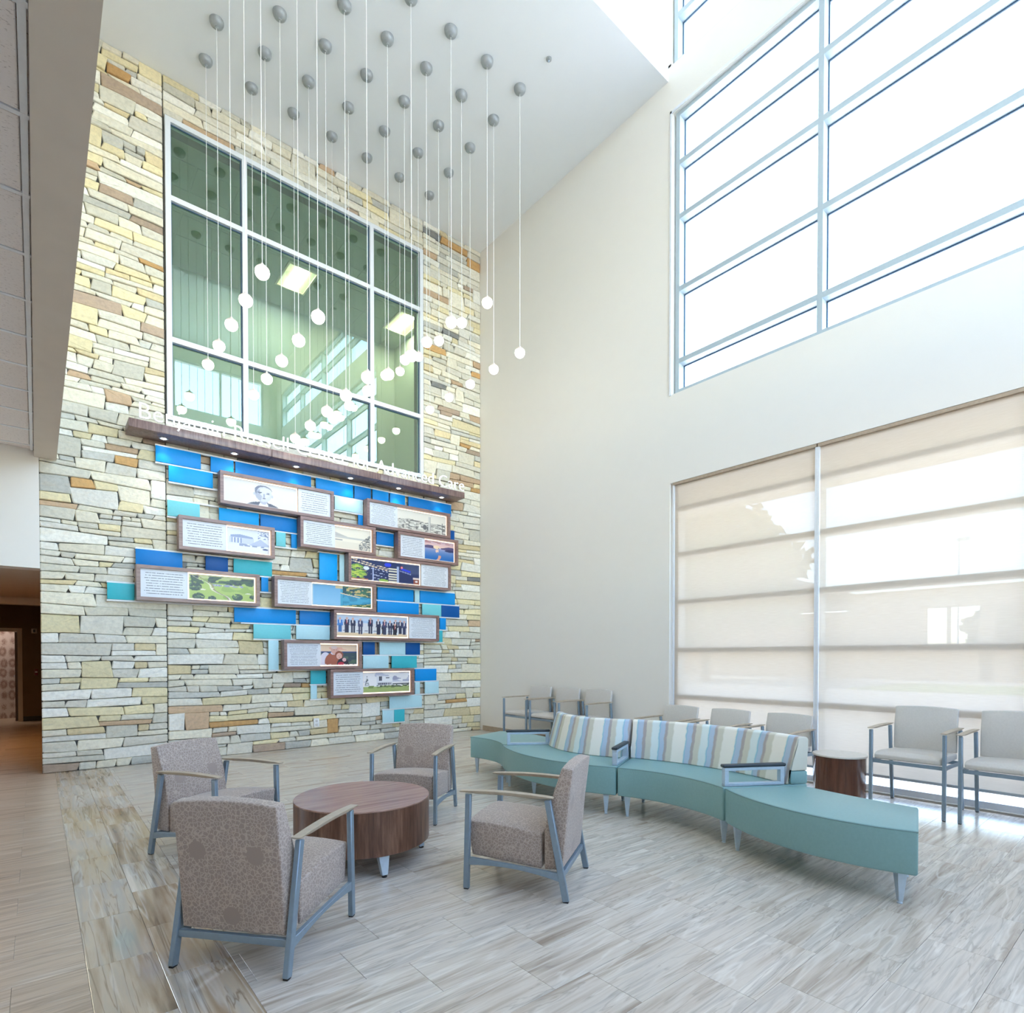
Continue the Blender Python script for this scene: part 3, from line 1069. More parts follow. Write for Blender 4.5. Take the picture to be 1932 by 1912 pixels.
# ------------------------------------------------------------------ outside, seen through the shades
gr = boxes('ground', [(XW + 0.25, 90, -40, 60, -0.12, -0.02), (-60, XW + 0.25, -60, YR - 0.2, -0.12, -0.02)], M['concrete'])
tag(gr, 'pale sunlit concrete paving outside the shaded window', 'pavement', kind='structure')
lw = boxes('lawn', [(26.5, 34, -30, 9.5, -0.02, 0.03)], M['lawn'])
tag(lw, 'strip of green lawn beyond the drive outside', 'lawn', kind='structure')
sl = boxes('canopy_slab', [(XW + 0.26, 7.65, -4, 8.6, 3.47, 3.62)], M['canopy_slab'])
tag(sl, 'cream sunshade ledge projecting outside above the shaded window', 'sunshade')
ax = thing('annex_building', 'tan low building with square openings across the drive outside', 'building', (40, 0, 0))
segs = [(10.2, 30), (7.05, 7.65), (4.0, 4.6), (-2, -0.6), (-12, -9)]
bm = B()
for a, b in segs:
    box(bm, 0, 0.6, a, b, 0, 4.25)
box(bm, 0, 0.6, -9, 10.2, 0, 1.9)
obj('wall', bm, M['annex'], ax)
boxes('fascia', [(-0.4, 1.0, -12.5, 14.2, 4.25, 5.3)], M['annex'], ax)
for yp in (9.1, 5.9, 1.2):
    boxes('post', [(0.2, 0.4, yp - 0.08, yp + 0.08, 1.9, 4.25)], M['annex'], ax)
bm = B()
vv = [bm.verts.new(p) for p in ((-1, 13.6, 5.0), (-1, 32, 5.0), (-1, 32, 11.0), (-1, 31, 11.3), (9, 13.6, 5.0), (9, 32, 5.0), (9, 32, 11.0), (9, 31, 11.3))]
for q in ((0, 1, 2, 3), (4, 5, 6, 7), (0, 1, 5, 4), (1, 2, 6, 5), (2, 3, 7, 6), (3, 0, 4, 7)):
    bm.faces.new([vv[i] for i in q])
obj('roof', bm, M['annex_roof'], ax)


def tree(x, y, h, rad, label, seed, shape=1.0):
    rg = random.Random(seed)
    t = thing('tree', label, 'tree', (x, y, -0.02), 0, 'trees outside the window')
    bm = B()
    tube(bm, [(0, 0, 0), (0.1, 0.05, h * 0.3), (0, 0.1, h * 0.6)], rad * 0.06, 8)
    for a in range(5):
        t0 = 2 * PI * a / 5
        tube(bm, [(0, 0.05, h * 0.35), (math.cos(t0) * rad * 0.5, math.sin(t0) * rad * 0.5, h * 0.7)], rad * 0.025, 6)
    obj('trunk', bm, M['bark'], t)
    bm = B()
    for _ in range(5200):
        d = Vector((rg.gauss(0, 1), rg.gauss(0, 1), rg.gauss(0, 1))).normalized() * (rg.random() ** 0.33)
        lump = 1 + 0.22 * math.sin(5 * d.x + seed) * math.cos(4 * d.y + 2 * seed) + 0.12 * math.sin(9 * d.z)
        c = Vector((d.x * rad * lump, d.y * rad * lump, h * 0.62 + d.z * rad * 0.85 * shape * lump))
        n = Vector((rg.gauss(0, 1), rg.gauss(0, 1), rg.gauss(0, 1))).normalized()
        s = n.orthogonal().normalized()
        u = n.cross(s)
        w = rg.uniform(0.22, 0.42) * rad / 3
        bm.faces.new([bm.verts.new(c + s * w), bm.verts.new(c + u * w * 0.6), bm.verts.new(c - s * w), bm.verts.new(c - u * w * 0.6)])
    f = obj('foliage', bm, M['leaf'], t)
    f['kind'] = 'stuff'


tree(30, 18.3, 9.6, 4.4, 'large leafy tree outside the shaded window nearest the corner', 3)
tree(52, 8.3, 5.2, 2.4, 'small round tree seen through the first square opening of the tan building', 5)
tree(60, 1.0, 4.4, 2.1, 'wider tree seen through the second square opening of the tan building', 8)
lp = thing('light_pole', 'thin tall light pole standing behind the tan building outside', 'lamp post', (46, 9.9, -0.02))
bm = B()
tube(bm, [(0, 0, 0), (0, 0, 9)], 0.05, 8)
obj('pole', bm, M['frame_grey'], lp)
boxes('lamp_head', [(-0.2, 0.2, -0.6, 0.1, 8.9, 9.1)], M['frame_grey'], lp)

# ------------------------------------------------------------------ shelf with downlights and raised letters
sh = thing('wall_shelf', 'long dark walnut shelf with small downlights under the stone wall window', 'shelf', (0, YW, 0))
SX0, SX1, SZ0, SZ1, SD = 0.865, 5.71, 4.09, 4.192, 0.375
cuts = [SX0, 2.50, 4.12, SX1]
for a, b in zip(cuts, cuts[1:]):
    boxes('board', [(a + 0.002, b - 0.002, -SD, -0.022, SZ0, SZ1)], M['walnut_shelf'], sh, 0.003)
dl_me = None
for i in range(6):
    x = 1.25 + 0.822 * i
    if dl_me is None:
        bm = B()
        lathe(bm, [(0.0, 0.0), (0.048, 0.0), (0.052, -0.006), (0.04, -0.008), (0.034, -0.003), (0.0, -0.003)], 20)
        o = obj('downlight', bm, M['frame_grey'], sh, smooth=True)
        bm = B()
        lathe(bm, [(0.0, -0.0075), (0.028, -0.0075), (0.03, -0.004), (0.0, -0.004)], 16)
        l_ = obj('lens', bm, M['lens'], o)
        dl_me = (o.data, l_.data)
    else:
        o = link('downlight', dl_me[0], sh)
        link('lens', dl_me[1], o)
    o.location = (x, -0.185, SZ0 - 0.0005)
    ld = bpy.data.lights.new('downlight_beam', 'SPOT')
    ld.energy = 9.0
    ld.color = (1.0, 0.94, 0.86)
    ld.spot_size = R(85)
    ld.spot_blend = 0.7
    ld.shadow_soft_size = 0.03
    lo = bpy.data.objects.new('downlight_beam', ld)
    COL.objects.link(lo)
    lo.location = (x, YW - 0.185, SZ0 - 0.02)

TEXT = 'Benjamin Russell Center for Advanced Care'
sg = thing('sign', 'row of raised white letters standing along the front of the walnut shelf', 'sign', (0, YW - SD - 0.012, SZ1 + 0.012))
fc = bpy.data.curves.new('lettering', 'FONT')
fo = bpy.data.objects.new('lettering', fc)
COL.objects.link(fo)
fc.size = 0.28
fc.extrude = 0.012
fc.offset = -0.0038


def text_width(s):
    fc.body = s
    bpy.context.view_layer.update()
    return fo.dimensions.x


def char_mesh(ch):
    fc.body = ch
    dg = bpy.context.evaluated_depsgraph_get()
    dg.update()
    return bpy.data.meshes.new_from_object(fo.evaluated_get(dg), depsgraph=dg)


wI = text_width('|')
total = text_width(TEXT)
sxl = (5.657 - 0.946) / total
glyph = {}
for i, ch in enumerate(TEXT):
    if ch == ' ':
        continue
    xoff = text_width(TEXT[:i] + '|') - wI if i else 0.0
    if ch not in glyph:
        me = char_mesh(ch)
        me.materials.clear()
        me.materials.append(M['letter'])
        glyph[ch] = me
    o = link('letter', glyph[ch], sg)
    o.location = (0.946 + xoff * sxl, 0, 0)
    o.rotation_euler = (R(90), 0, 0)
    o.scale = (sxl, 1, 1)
bpy.data.objects.remove(fo)

# ------------------------------------------------------------------ mosaic of coloured panels on white rails
mo = thing('panel_mosaic', 'staggered blue, teal and pale cyan panels on white rails across the stone wall', 'wall decoration', (0, YW, 0))
ZR = [4.032 - 0.2212 * k for k in range(18)]
PANELS = [  # x0, x1, top row, rows, colour
    (1.176, 1.689, 0, 1, 'blue'), (1.803, 2.088, 0, 1, 'blue'), (2.108, 3.150, 0, 1, 'mid'), (3.221, 3.808, 0, 1, 'blue'), (3.828, 4.105, 0, 1, 'mid'),
    (4.133, 4.416, 0, 1, 'blue'), (4.439, 4.718, 0, 1, 'blue'), (4.778, 5.631, 0, 1, 'mid'), (1.318, 1.832, 1, 1, 'sky'), (3.508, 3.970, 1, 1, 'pale'),
    (1.300, 1.672, 3, 1, 'aqua'), (1.901, 2.411, 3, 1, 'sky'), (2.429, 2.937, 3, 1, 'mid'), (3.890, 3.970, 2, 1, 'mid'), (5.600, 5.700, 2, 1, 'dark'),
    (4.198, 4.505, 3, 1, 'mid'), (2.640, 2.778, 4, 1, 'aqua'), (2.854, 2.937, 4, 1, 'blue'), (0.954, 1.466, 6, 1, 'mid'), (1.733, 2.010, 6, 1, 'dark'),
    (2.077, 2.585, 6, 1, 'teal'), (3.267, 3.547, 5, 2, 'sky'), (3.579, 3.660, 5, 2, 'pale'), (0.662, 0.942, 8, 1, 'teal'), (2.435, 2.533, 7, 1, 'blue'),
    (4.213, 4.873, 7, 1, 'blue'), (4.893, 4.988, 7, 1, 'pale'), (4.995, 5.709, 7, 1, 'blue'), (4.208, 4.974, 8, 1, 'blue'), (5.040, 5.422, 8, 1, 'aqua'),
    (5.424, 5.803, 8, 1, 'dark'), (5.393, 5.517, 9, 1, 'blue'), (5.340, 5.447, 10, 1, 'teal'), (2.081, 2.917, 9, 1, 'blue'), (2.967, 3.427, 9, 1, 'mid'),
    (2.329, 2.843, 10, 1, 'aqua'), (2.917, 3.427, 10, 1, 'pale'), (2.526, 2.668, 11, 2, 'pale'), (3.961, 4.166, 11, 1, 'dark'), (4.244, 4.717, 11, 1, 'pale'),
    (4.719, 4.995, 11, 1, 'dark'), (3.960, 4.406, 12, 1, 'pale'), (4.462, 4.933, 12, 1, 'teal'), (3.127, 3.362, 13, 1, 'teal'), (3.126, 3.223, 14, 1, 'pale'),
    (4.897, 5.320, 13, 1, 'blue'), (4.896, 4.993, 14, 1, 'pale'), (5.088, 5.366, 14, 1, 'pale'), (4.420, 5.029, 15, 1, 'pale'), (4.296, 4.503, 16, 1, 'pale'),
    (4.505, 4.697, 16, 1, 'teal')]
PNAME = {'blue': 'bright blue panel', 'sky': 'light blue panel', 'mid': 'blue panel', 'dark': 'dark blue panel', 'teal': 'teal panel',
         'aqua': 'aqua panel', 'pale': 'pale cyan panel'}
for x0, x1, r0, nr, c in PANELS:
    o = boxes('panel', [(x0 + 0.002, x1 - 0.002, -0.078, -0.054, ZR[r0 + nr] + 0.011, ZR[r0] - 0.011)], M['panel_' + c], mo, 0.0015)
    o['label'] = PNAME[c]
RAILS = [(0, 1.176, 5.64), (1, 1.176, 1.89), (1, 3.44, 3.975), (2, 1.318, 1.89), (2, 3.50, 3.975), (3, 1.30, 1.905), (3, 2.0, 2.94), (3, 4.12, 4.51), (4, 1.30, 2.95), (4, 4.115, 4.51),
         (5, 2.58, 2.94), (5, 3.25, 3.67), (6, 0.954, 2.60), (7, 2.05, 2.60), (7, 3.25, 3.67), (7, 4.12, 5.71), (8, 0.66, 0.95), (8, 2.375, 2.575), (8, 4.12, 5.80),
         (9, 0.66, 3.44), (9, 5.28, 5.81), (10, 2.17, 3.44), (10, 5.28, 5.54), (11, 2.33, 2.92), (11, 3.88, 5.49), (12, 3.88, 5.0), (13, 2.53, 3.40), (13, 4.79, 5.33),
         (14, 3.12, 3.38), (14, 4.79, 5.38), (15, 3.12, 3.40), (15, 4.41, 5.38), (16, 4.29, 5.04), (17, 4.29, 4.71)]
for r0, x0, x1 in RAILS:
    z = ZR[r0]
    boxes('rail', [(x0, x1, -0.066, -0.026, z - 0.010, z + 0.010)], M['rail_white'], mo)

# ------------------------------------------------------------------ light boxes with printed photographs
def vnoise(u, v, s, seed):
    rs = np.random.RandomState(seed)
    g = rs.rand(64, 64)
    x, y = (u * s) % 63, (v * s) % 63
    xi, yi = x.astype(int), y.astype(int)
    fx, fy = x - xi, y - yi
    fx, fy = fx * fx * (3 - 2 * fx), fy * fy * (3 - 2 * fy)
    return (g[yi, xi] * (1 - fx) + g[yi, xi + 1] * fx) * (1 - fy) + (g[yi + 1, xi] * (1 - fx) + g[yi + 1, xi + 1] * fx) * fy


def paint(kind, u, v):
    """flat picture content as sRGB arrays; u to the right, v up"""
    sh_ = u.shape
    C = np.zeros(sh_ + (3,))

    def fill(c, m=None):
        if m is None:
            C[:] = c
        else:
            m = np.clip(m, 0, 1)[..., None]
            C[:] = C * (1 - m) + np.array(c) * m

    def ell(cx, cy, rx, ry):
        return ((u - cx) / rx) ** 2 + ((v - cy) / ry) ** 2 < 1
    N = lambda s, k: vnoise(u, v, s, k)
    asp = 2.3
    if kind == 'portrait':
        fill((236, 232, 226))
        fill((84, 86, 104), ell(0.52, -0.16, 0.25, 0.34))
        fill((236, 236, 240), ell(0.53, 0.04, 0.065, 0.16))
        fill((186, 188, 204), ell(0.53, 0.26, 0.055, 0.18))
        fill((200, 202, 214), ell(0.405, 0.50, 0.02, 0.07) | ell(0.645, 0.47, 0.016, 0.06))
        fill((214, 216, 226), ell(0.525, 0.53, 0.115, 0.34))
        fill((176, 180, 196), ell(0.455, 0.45, 0.05, 0.26) & ell(0.525, 0.53, 0.115, 0.34))
        fill((224, 226, 234), ell(0.55, 0.60, 0.075, 0.20))
        fill((120, 124, 144), (ell(0.525, 0.66, 0.12, 0.24) & ~ell(0.54, 0.58, 0.11, 0.26)))
        fill((96, 100, 122), ell(0.475, 0.565, 0.028, 0.018) | ell(0.59, 0.545, 0.028, 0.018))
        fill((110, 114, 134), ell(0.475, 0.60, 0.036, 0.014) | ell(0.59, 0.585, 0.036, 0.014))
        fill((168, 172, 190), ell(0.535, 0.46, 0.014, 0.09))
        fill((120, 122, 142), ell(0.535, 0.345, 0.034, 0.014))
    elif kind == 'town':
        fill((244, 238, 224))
        sky = 0.50 + 0.10 * N(9, 2)
        fill((206, 202, 192), v < sky)
        fill((128, 126, 122), (v < sky) & (N(26, 4) > 0.6))
        fill((238, 236, 226), (v < sky - 0.06) & (N(20, 6) > 0.66))
        fill((110, 110, 112), ell(0.55, 0.26, 0.04, 0.14) | ell(0.62, 0.2, 0.03, 0.1))
        fill((222, 220, 212), (np.abs(u - 0.64) < 0.02) & (v < 0.84))
        fill((150, 150, 148), (np.abs(u - 0.665) < 0.006) & (v < 0.84))
        fill((120, 120, 120), (np.abs(u - 0.92) < 0.008) & (v < 0.62))
    elif kind == 'house':
        fill((232, 236, 246))
        fill((238, 240, 248), v < 0.3)
        fill((150, 162, 196), (v > 0.26) & (v < 0.40) & (N(18, 3) > 0.35) & (u < 0.9) & (u > 0.28))
        fill((206, 214, 234), (v > 0.36) & (v < 0.62) & (u > 0.05) & (u < 0.62))
        fill((150, 164, 200), (v > 0.60) & (v < 0.74 - 0.25 * np.abs(u - 0.3)) & (u > 0.08) & (u < 0.6))
        fill((100, 120, 176), (np.abs((u * 14) % 1 - 0.5) < 0.16) & (v > 0.38) & (v < 0.58) & (u > 0.1) & (u < 0.34))
        fill((244, 246, 250), (np.abs((u * 14) % 1) < 0.14) & (v > 0.36) & (v < 0.6) & (u > 0.12) & (u < 0.3))
        fill((186, 196, 222), (v < 0.62 - 1.1 * np.abs(u - 0.78)) & (v > 0.32))
        fill((130, 144, 186), (u > 0.72) & (v > 0.62) & (N(30, 5) > 0.62))
        fill((96, 108, 150), ell(0.9, 0.2, 0.07, 0.04))
    elif kind == 'old_lake':
        fill((248, 240, 222))
        fill((196, 194, 188), (v < 0.74 - 0.5 * u) & (v > 0.52) & (u < 0.55))
        fill((206, 204, 196), (v < 0.56) & (v > 0.48))
        fill((170, 170, 168), (v < 0.42) & (v > 0.37) & (u < 0.2))
        fill((238, 230, 212), v < 0.34)
        tr = (u > 0.66) & (v < 0.3 + 1.6 * (u - 0.66)) & (v < 0.86)
        fill((176, 174, 168), tr & (N(34, 7) > 0.42))
        fill((120, 120, 118), tr & (N(30, 9) > 0.62))
    elif kind == 'sunset':
        g = np.clip((v - 0.62) / 0.38, 0, 1)[..., None]
        C[:] = (1 - g) * np.array((255, 214, 196)) + g * np.array((226, 190, 206))
        fill((206, 150, 150), (v > 0.86) & (N(8, 3) > 0.5))
        w = np.clip((0.64 - v) / 0.64, 0, 1)[..., None] ** 0.6
        lo_ = (1 - w) * np.array((206, 186, 214)) + w * np.array((20, 104, 190))
        C[:] = np.where((v < 0.64)[..., None], lo_, C)
        fill((96, 84, 126), (v > 0.60) & (v < 0.71 + 0.05 * np.sin(u * 9)) & ((u < 0.36) | (u > 0.55)))
        fill((52, 62, 112), ell(0.86, 0.55, 0.18, 0.06))
        fill((255, 226, 190), ell(0.40, 0.68, 0.11, 0.09))
        fill((255, 214, 190), ell(0.42, 0.5, 0.05, 0.13) & (N(14, 2) > 0.35))
        fill((232, 166, 140), (np.abs(u - 0.43 - 0.15 * v - 0.05 * np.sin(v * 9)) < 0.045) & (v < 0.26))
        fill((40, 44, 80), ell(0.47, 0.63, 0.012, 0.02))
    elif kind == 'night':
        fill((34, 52, 104))
        fill((62, 78, 120), (u > 0.72) & (v > 0.5))
        bd = (v < 0.98 - 0.62 * u) | ((u > 0.54) & (v < 0.74 - 0.9 * (u - 0.62)) & (u < 0.86))
        fill((28, 44, 96), bd)
        for s_ in (0.98, 0.88):
            fill((248, 226, 196), (np.abs(v - (s_ - 0.62 * u)) < 0.022) & (u < 0.54) & (N(50, 3) > 0.25))
        for k_ in range(5):
            fill((206, 216, 246), (np.abs(v - (0.74 - 0.14 * k_ - 0.5 * u)) < 0.016) & (u > 0.28) & (u < 0.54) & (N(44, 10 + k_) > 0.52))
        for k_ in range(6):
            fill((242, 236, 214), (np.abs(v - (0.66 - 0.125 * k_)) < 0.028) & (u > 0.53) & (u < 0.655))
        fill((176, 190, 226), (np.abs(u - 0.67) < 0.014) & (v < 0.8))
        fill((150, 160, 210), (np.abs(v - (0.62 - 0.75 * (u - 0.68))) < 0.02) & (u > 0.69) & (u < 0.87))
        fill((30, 60, 230), (np.abs(v - (0.74 - 0.75 * (u - 0.68))) < 0.05) & (u > 0.71) & (u < 0.86))
        fill((40, 70, 236), ell(0.52, 0.84, 0.05, 0.1))
        fill((226, 70, 70), ell(0.725, 0.78, 0.018, 0.06))
        fill((250, 236, 236), ell(0.727, 0.77, 0.006, 0.03))
        fill((118, 168, 70), ell(0.09, 0.4, 0.12, 0.34) & (N(20, 8) > 0.3))
        fill((196, 214, 90), ell(0.1, 0.36, 0.13, 0.36) & (N(30, 12) > 0.66))
        fill((176, 108, 78), (u < 0.24) & (v < 0.07))
        fill((150, 190, 80), (u > 0.39) & (u < 0.52) & (v < 0.1 + 0.06 * N(20, 5)))
        fill((236, 244, 255), ell(0.215, 0.58, 0.04, 0.09))
        fill((190, 204, 240), (np.abs(u - 0.31) < 0.008) & (v < 0.62))
        fill((146, 74, 58), (u > 0.905) & (v < 0.28))
        fill((234, 220, 214), (u > 0.895) & (v > 0.26) & (v < 0.33))
        fill((250, 240, 240), ell(0.95, 0.15, 0.022, 0.05))
    elif kind == 'golf':
        fill((176, 200, 104))
        fill((150, 180, 88), N(7, 2) > 0.55)
        fill((206, 216, 150), (v > 0.86))
        tm = (v > 0.62 + 0.10 * N(6, 4)) & (N(12, 5) > 0.34) & (v < 0.95)
        fill((58, 92, 66), tm)
        fill((38, 64, 70), tm & (N(26, 6) > 0.6))
        fill((150, 150, 190), (v > 0.57) & (v < 0.64) & (u > 0.34) & (u < 0.82) & (N(40, 8) > 0.45))
        fill((226, 226, 220), (v > 0.58) & (v < 0.63) & (u > 0.36) & (u < 0.78) & (N(44, 9) > 0.68))
        fill((236, 230, 206), np.abs(u - 0.30 - 0.55 * (0.56 - v) - 0.04 * np.sin(v * 12)) < 0.012 + 0.02 * (0.56 - v))
        fill((150, 134, 108), np.abs(u - 0.34 - 0.45 * (0.56 - v) - 0.03 * np.sin(v * 12)) < 0.012)
        fill((244, 240, 216), ell(0.2, 0.40, 0.05, 0.025) | ell(0.34, 0.48, 0.03, 0.02) | ell(0.9, 0.33, 0.05, 0.02))
        for cx_, cy_, r_ in ((0.09, 0.5, 0.10), (0.73, 0.16, 0.085), (0.14, 0.1, 0.09), (0.34, 0.06, 0.06), (0.97, 0.2, 0.05)):
            fill((48, 76, 68), ell(cx_, cy_, r_, r_ * asp * 0.75) & (N(30, 11) > 0.2))
            fill((92, 126, 84), ell(cx_ - 0.01, cy_ + 0.03, r_ * 0.8, r_ * asp * 0.5) & (N(34, 13) > 0.62))
    elif kind == 'lake':
        g = np.clip(v, 0, 1)[..., None]
        C[:] = (1 - g) * np.array((150, 204, 240)) + g * np.array((116, 180, 226))
        fill((70, 168, 206), (u > 0.46) & (v < 0.82))
        fill((52, 146, 186), (u > 0.5) & (v < 0.6) & (N(9, 3) > 0.5))
        fill((226, 210, 170), (u > 0.38) & (v > 0.86))
        ld_ = (u > 0.50) & (v > 0.62 - 0.35 * (u - 0.55)) & (v < 0.96 + 0.04 * N(9, 2))
        fill((212, 190, 130), ld_)
        fill((70, 118, 96), ld_ & (N(18, 6) > 0.42))
        fill((40, 88, 104), ld_ & (N(22, 8) > 0.66))
        fill((232, 214, 176), (np.abs(v - (0.62 - 0.5 * (u - 0.50))) < 0.022) & (u > 0.46) & (u < 0.8))
        fill((200, 190, 130), (v < 0.20 * (u - 0.35) / 0.65) & (u > 0.35))
        fill((70, 112, 76), (v < 0.20 * (u - 0.35) / 0.65) & (u > 0.6) & (N(26, 4) > 0.5))
    elif kind == 'people':
        fill((206, 220, 240))
        fill((176, 204, 236), (v > 0.62) & (v < 0.8) & (N(10, 3) > 0.45))
        fill((226, 226, 232), (v < 0.62))
        fill((242, 214, 176), v < 0.16)
        fill((60, 70, 120), (np.abs(v - 0.27) < 0.02) & (N(30, 4) > 0.4))
        rs = np.random.RandomState(4)
        for k_, cx_ in enumerate((0.05, 0.14, 0.22, 0.32, 0.46, 0.57, 0.65, 0.66, 0.74, 0.82, 0.81, 0.89, 0.95)):
            top = (0.86, 0.88, 0.86, 0.84, 0.9, 0.86, 0.62, 0.84, 0.80, 0.86, 0.66, 0.84, 0.82)[k_]
            low = 0.10 + 0.08 * rs.rand()
            suit = [(52, 56, 92), (66, 70, 110), (40, 44, 80), (84, 96, 140), (70, 120, 190)][rs.randint(5)]
            if k_ in (6, 10):
                suit = (34, 32, 50)
            if k_ == 0:
                suit = (60, 130, 210)
            mid = (top - low) * 0.5 + low
            fill(suit, (np.abs(u - cx_) < 0.036 - 0.02 * np.abs(v - mid)) & (v > mid - 0.02) & (v < top - 0.10))
            fill(tuple(int(c_ * 0.85) for c_ in suit), ((np.abs(u - cx_ + 0.014) < 0.012) | (np.abs(u - cx_ - 0.014) < 0.012)) & (v > low) & (v < mid))
            fill((244, 240, 240), ell(cx_, top - 0.18, 0.008, 0.09))
            fill((206, 60, 70), (np.abs(u - cx_) < 0.004) & (v > top - 0.3) & (v < top - 0.13) & (k_ % 3 == 1))
            fill((228, 180, 166), ell(cx_, top - 0.05, 0.016, 0.055))
            if k_ in (6,):
                fill((236, 236, 240), ell(cx_, top - 0.02, 0.03, 0.06))
            fill((236, 240, 246), (np.abs(u - cx_ - 0.03 - 0.05 * (v - low)) < 0.006) & (v > low) & (v < low + 0.22))
    elif kind == 'couple':
        fill((246, 214, 184))
        fill((240, 182, 160), (v > 0.74) & (v < 0.86) & (N(6, 2) > 0.45))
        fill((64, 82, 92), v < 0.66)
        fill((50, 74, 130), (v > 0.60) & (v < 0.66))
        fill((88, 112, 96), (v < 0.42) & (N(9, 3) > 0.5))
        fill((232, 226, 240), ell(0.13, 0.20, 0.16, 0.42))
        fill((172, 96, 74), ell(0.36, 0.16, 0.25, 0.46))
        fill((232, 226, 240), ell(0.36, 0.58, 0.09, 0.08))
        fill((226, 172, 158), ell(0.38, 0.72, 0.105, 0.20))
        fill((232, 206, 200), ell(0.36, 0.86, 0.085, 0.08))
        fill((150, 84, 66), ell(0.50, 0.49, 0.115, 0.20))
        fill((236, 184, 170), ell(0.50, 0.44, 0.078, 0.15))
        fill((38, 34, 52), ell(0.60, 0.06, 0.16, 0.28))
        fill((200, 44, 70), ell(0.55, 0.06, 0.09, 0.09))
        fill((240, 190, 190), ell(0.64, 0.26, 0.055, 0.09))
        fill((248, 236, 236), (v < 0.05) & (N(30, 3) > 0.6))
        fill((120, 60, 56), ell(0.36, 0.74, 0.012, 0.014) | ell(0.43, 0.73, 0.012, 0.014) | ell(0.48, 0.47, 0.010, 0.012) | ell(0.53, 0.47, 0.010, 0.012))
        fill((196, 96, 96), ell(0.51, 0.375, 0.026, 0.014))
    elif kind == 'modern':
        fill((250, 248, 250))
        fill((206, 208, 226), (v > 0.5) & (N(6, 2) > 0.52))
        fill((168, 170, 198), (v > 0.55) & (N(9, 3) > 0.68) & (u > 0.55))
        fill((178, 196, 124), (v < 0.30))
        fill((132, 152, 92), (v < 0.34) & (v > 0.2) & (N(16, 4) > 0.5))
        fill((96, 108, 84), (np.abs(v - 0.31) < 0.05) & (u > 0.28) & (N(24, 5) > 0.35))
        fill((236, 236, 242), (u > 0.28) & (u < 0.62) & (v > 0.34) & (v < 0.84 - 0.25 * (u - 0.3)))
        fill((246, 246, 250), (u > 0.40) & (u < 0.62) & (v > 0.52) & (v < 0.82 - 0.25 * (u - 0.3)))
        fill((62, 64, 84), (u > 0.335) & (u < 0.395) & (v > 0.56) & (v < 0.80))
        fill((170, 174, 196), (np.abs(u - 0.365) < 0.006) & (v > 0.56) & (v < 0.8))
        fill((78, 82, 102), (u > 0.30) & (u < 0.60) & (v > 0.36) & (v < 0.48) & ((u * 26) % 1 > 0.3))
        fill((60, 62, 80), (u > 0.48) & (u < 0.55) & (v > 0.70) & (v < 0.725))
        fill((94, 100, 108), (u > 0.62) & (v > 0.36) & (v < 0.42 + 0.04 * N(9, 8)))
        fill((110, 116, 124), (np.abs(u - 0.08) < 0.055 * np.clip((0.86 - v) * 1.6, 0, 1)) & (v > 0.32) & (N(30, 9) > 0.35))
    e = np.minimum(np.minimum(u, 1 - u) * asp, np.minimum(v, 1 - v))
    edge_glow = np.clip(1 - e / 0.05, 0, 1) * 0.7  # glow of the light strips, painted into the print's border
    fill((255, 244, 232), edge_glow)
    return C


def print_mesh(name, x0, x1, y, z0, z1, kind, nx=132):
    nz = max(24, int(nx * (z1 - z0) / (x1 - x0)))
    U, V = np.meshgrid(np.linspace(0, 1, nx), np.linspace(0, 1, nz))
    C = np.clip(paint(kind, U, V) * 0.94, 0, 255) / 255
    Lc = np.where(C <= 0.04045, C / 12.92, ((C + 0.055) / 1.055) ** 2.4)
    co = np.stack([x0 + U * (x1 - x0), np.full_like(U, y), z0 + V * (z1 - z0)], -1).reshape(-1, 3)
    idx = np.arange(nx * nz).reshape(nz, nx)
    fc_ = np.stack([idx[:-1, :-1], idx[:-1, 1:], idx[1:, 1:], idx[1:, :-1]], -1).reshape(-1, 4)
    me = bpy.data.meshes.new(name)
    me.from_pydata(co.tolist(), [], fc_.tolist())
    at = me.color_attributes.new('col', 'FLOAT_COLOR', 'POINT')
    at.data.foreach_set('color', np.concatenate([Lc.reshape(-1, 3), np.ones((nx * nz, 1))], 1).astype(np.float32).ravel())
    me.materials.append(M['print'])
    return me


LB = [  # x0, x1, z0, z1, photo side, split, photo, text style, label
    (1.886, 3.437, 3.390, 3.822, 'L', 0.675, 'portrait', 0, 'walnut light box with a black and white portrait of a man in a suit'),
    (3.973, 5.518, 3.394, 3.822, 'R', 0.34, 'town', 1, 'walnut light box with an old sepia photograph of a town'),
    (1.403, 2.579, 2.724, 3.158, 'R', 0.475, 'house', 0, 'walnut light box with a blue-grey picture of a columned house'),
    (2.939, 4.115, 2.945, 3.384, 'R', 0.44, 'old_lake', 2, 'walnut light box with an old pale photograph of a lake shore'),
    (4.509, 5.682, 2.948, 3.386, 'R', 0.43, 'sunset', 2, 'walnut light box with a blue sunset over water'),
    (3.664, 5.526, 2.498, 2.938, 'L', 0.70, 'night', 1, 'walnut light box with a lit hospital building at night'),
    (0.945, 2.375, 2.050, 2.484, 'R', 0.385, 'golf', 0, 'walnut light box with an aerial view of green fairways and trees'),
    (2.572, 4.118, 2.062, 2.492, 'R', 0.34, 'lake', 3, 'walnut light box with a turquoise lake and wooded point'),
    (3.432, 5.284, 1.616, 2.056, 'L', 0.705, 'people', 1, 'walnut light box with a row of people in suits holding shovels'),
    (2.698, 3.876, 1.172, 1.594, 'R', 0.45, 'couple', 3, 'walnut light box with a smiling older couple embracing outdoors'),
    (3.375, 4.797, 0.730, 1.164, 'R', 0.365, 'modern', 0, 'walnut light box with a white modern building, lowest on the wall')]
DF, DB = -0.222, -0.082
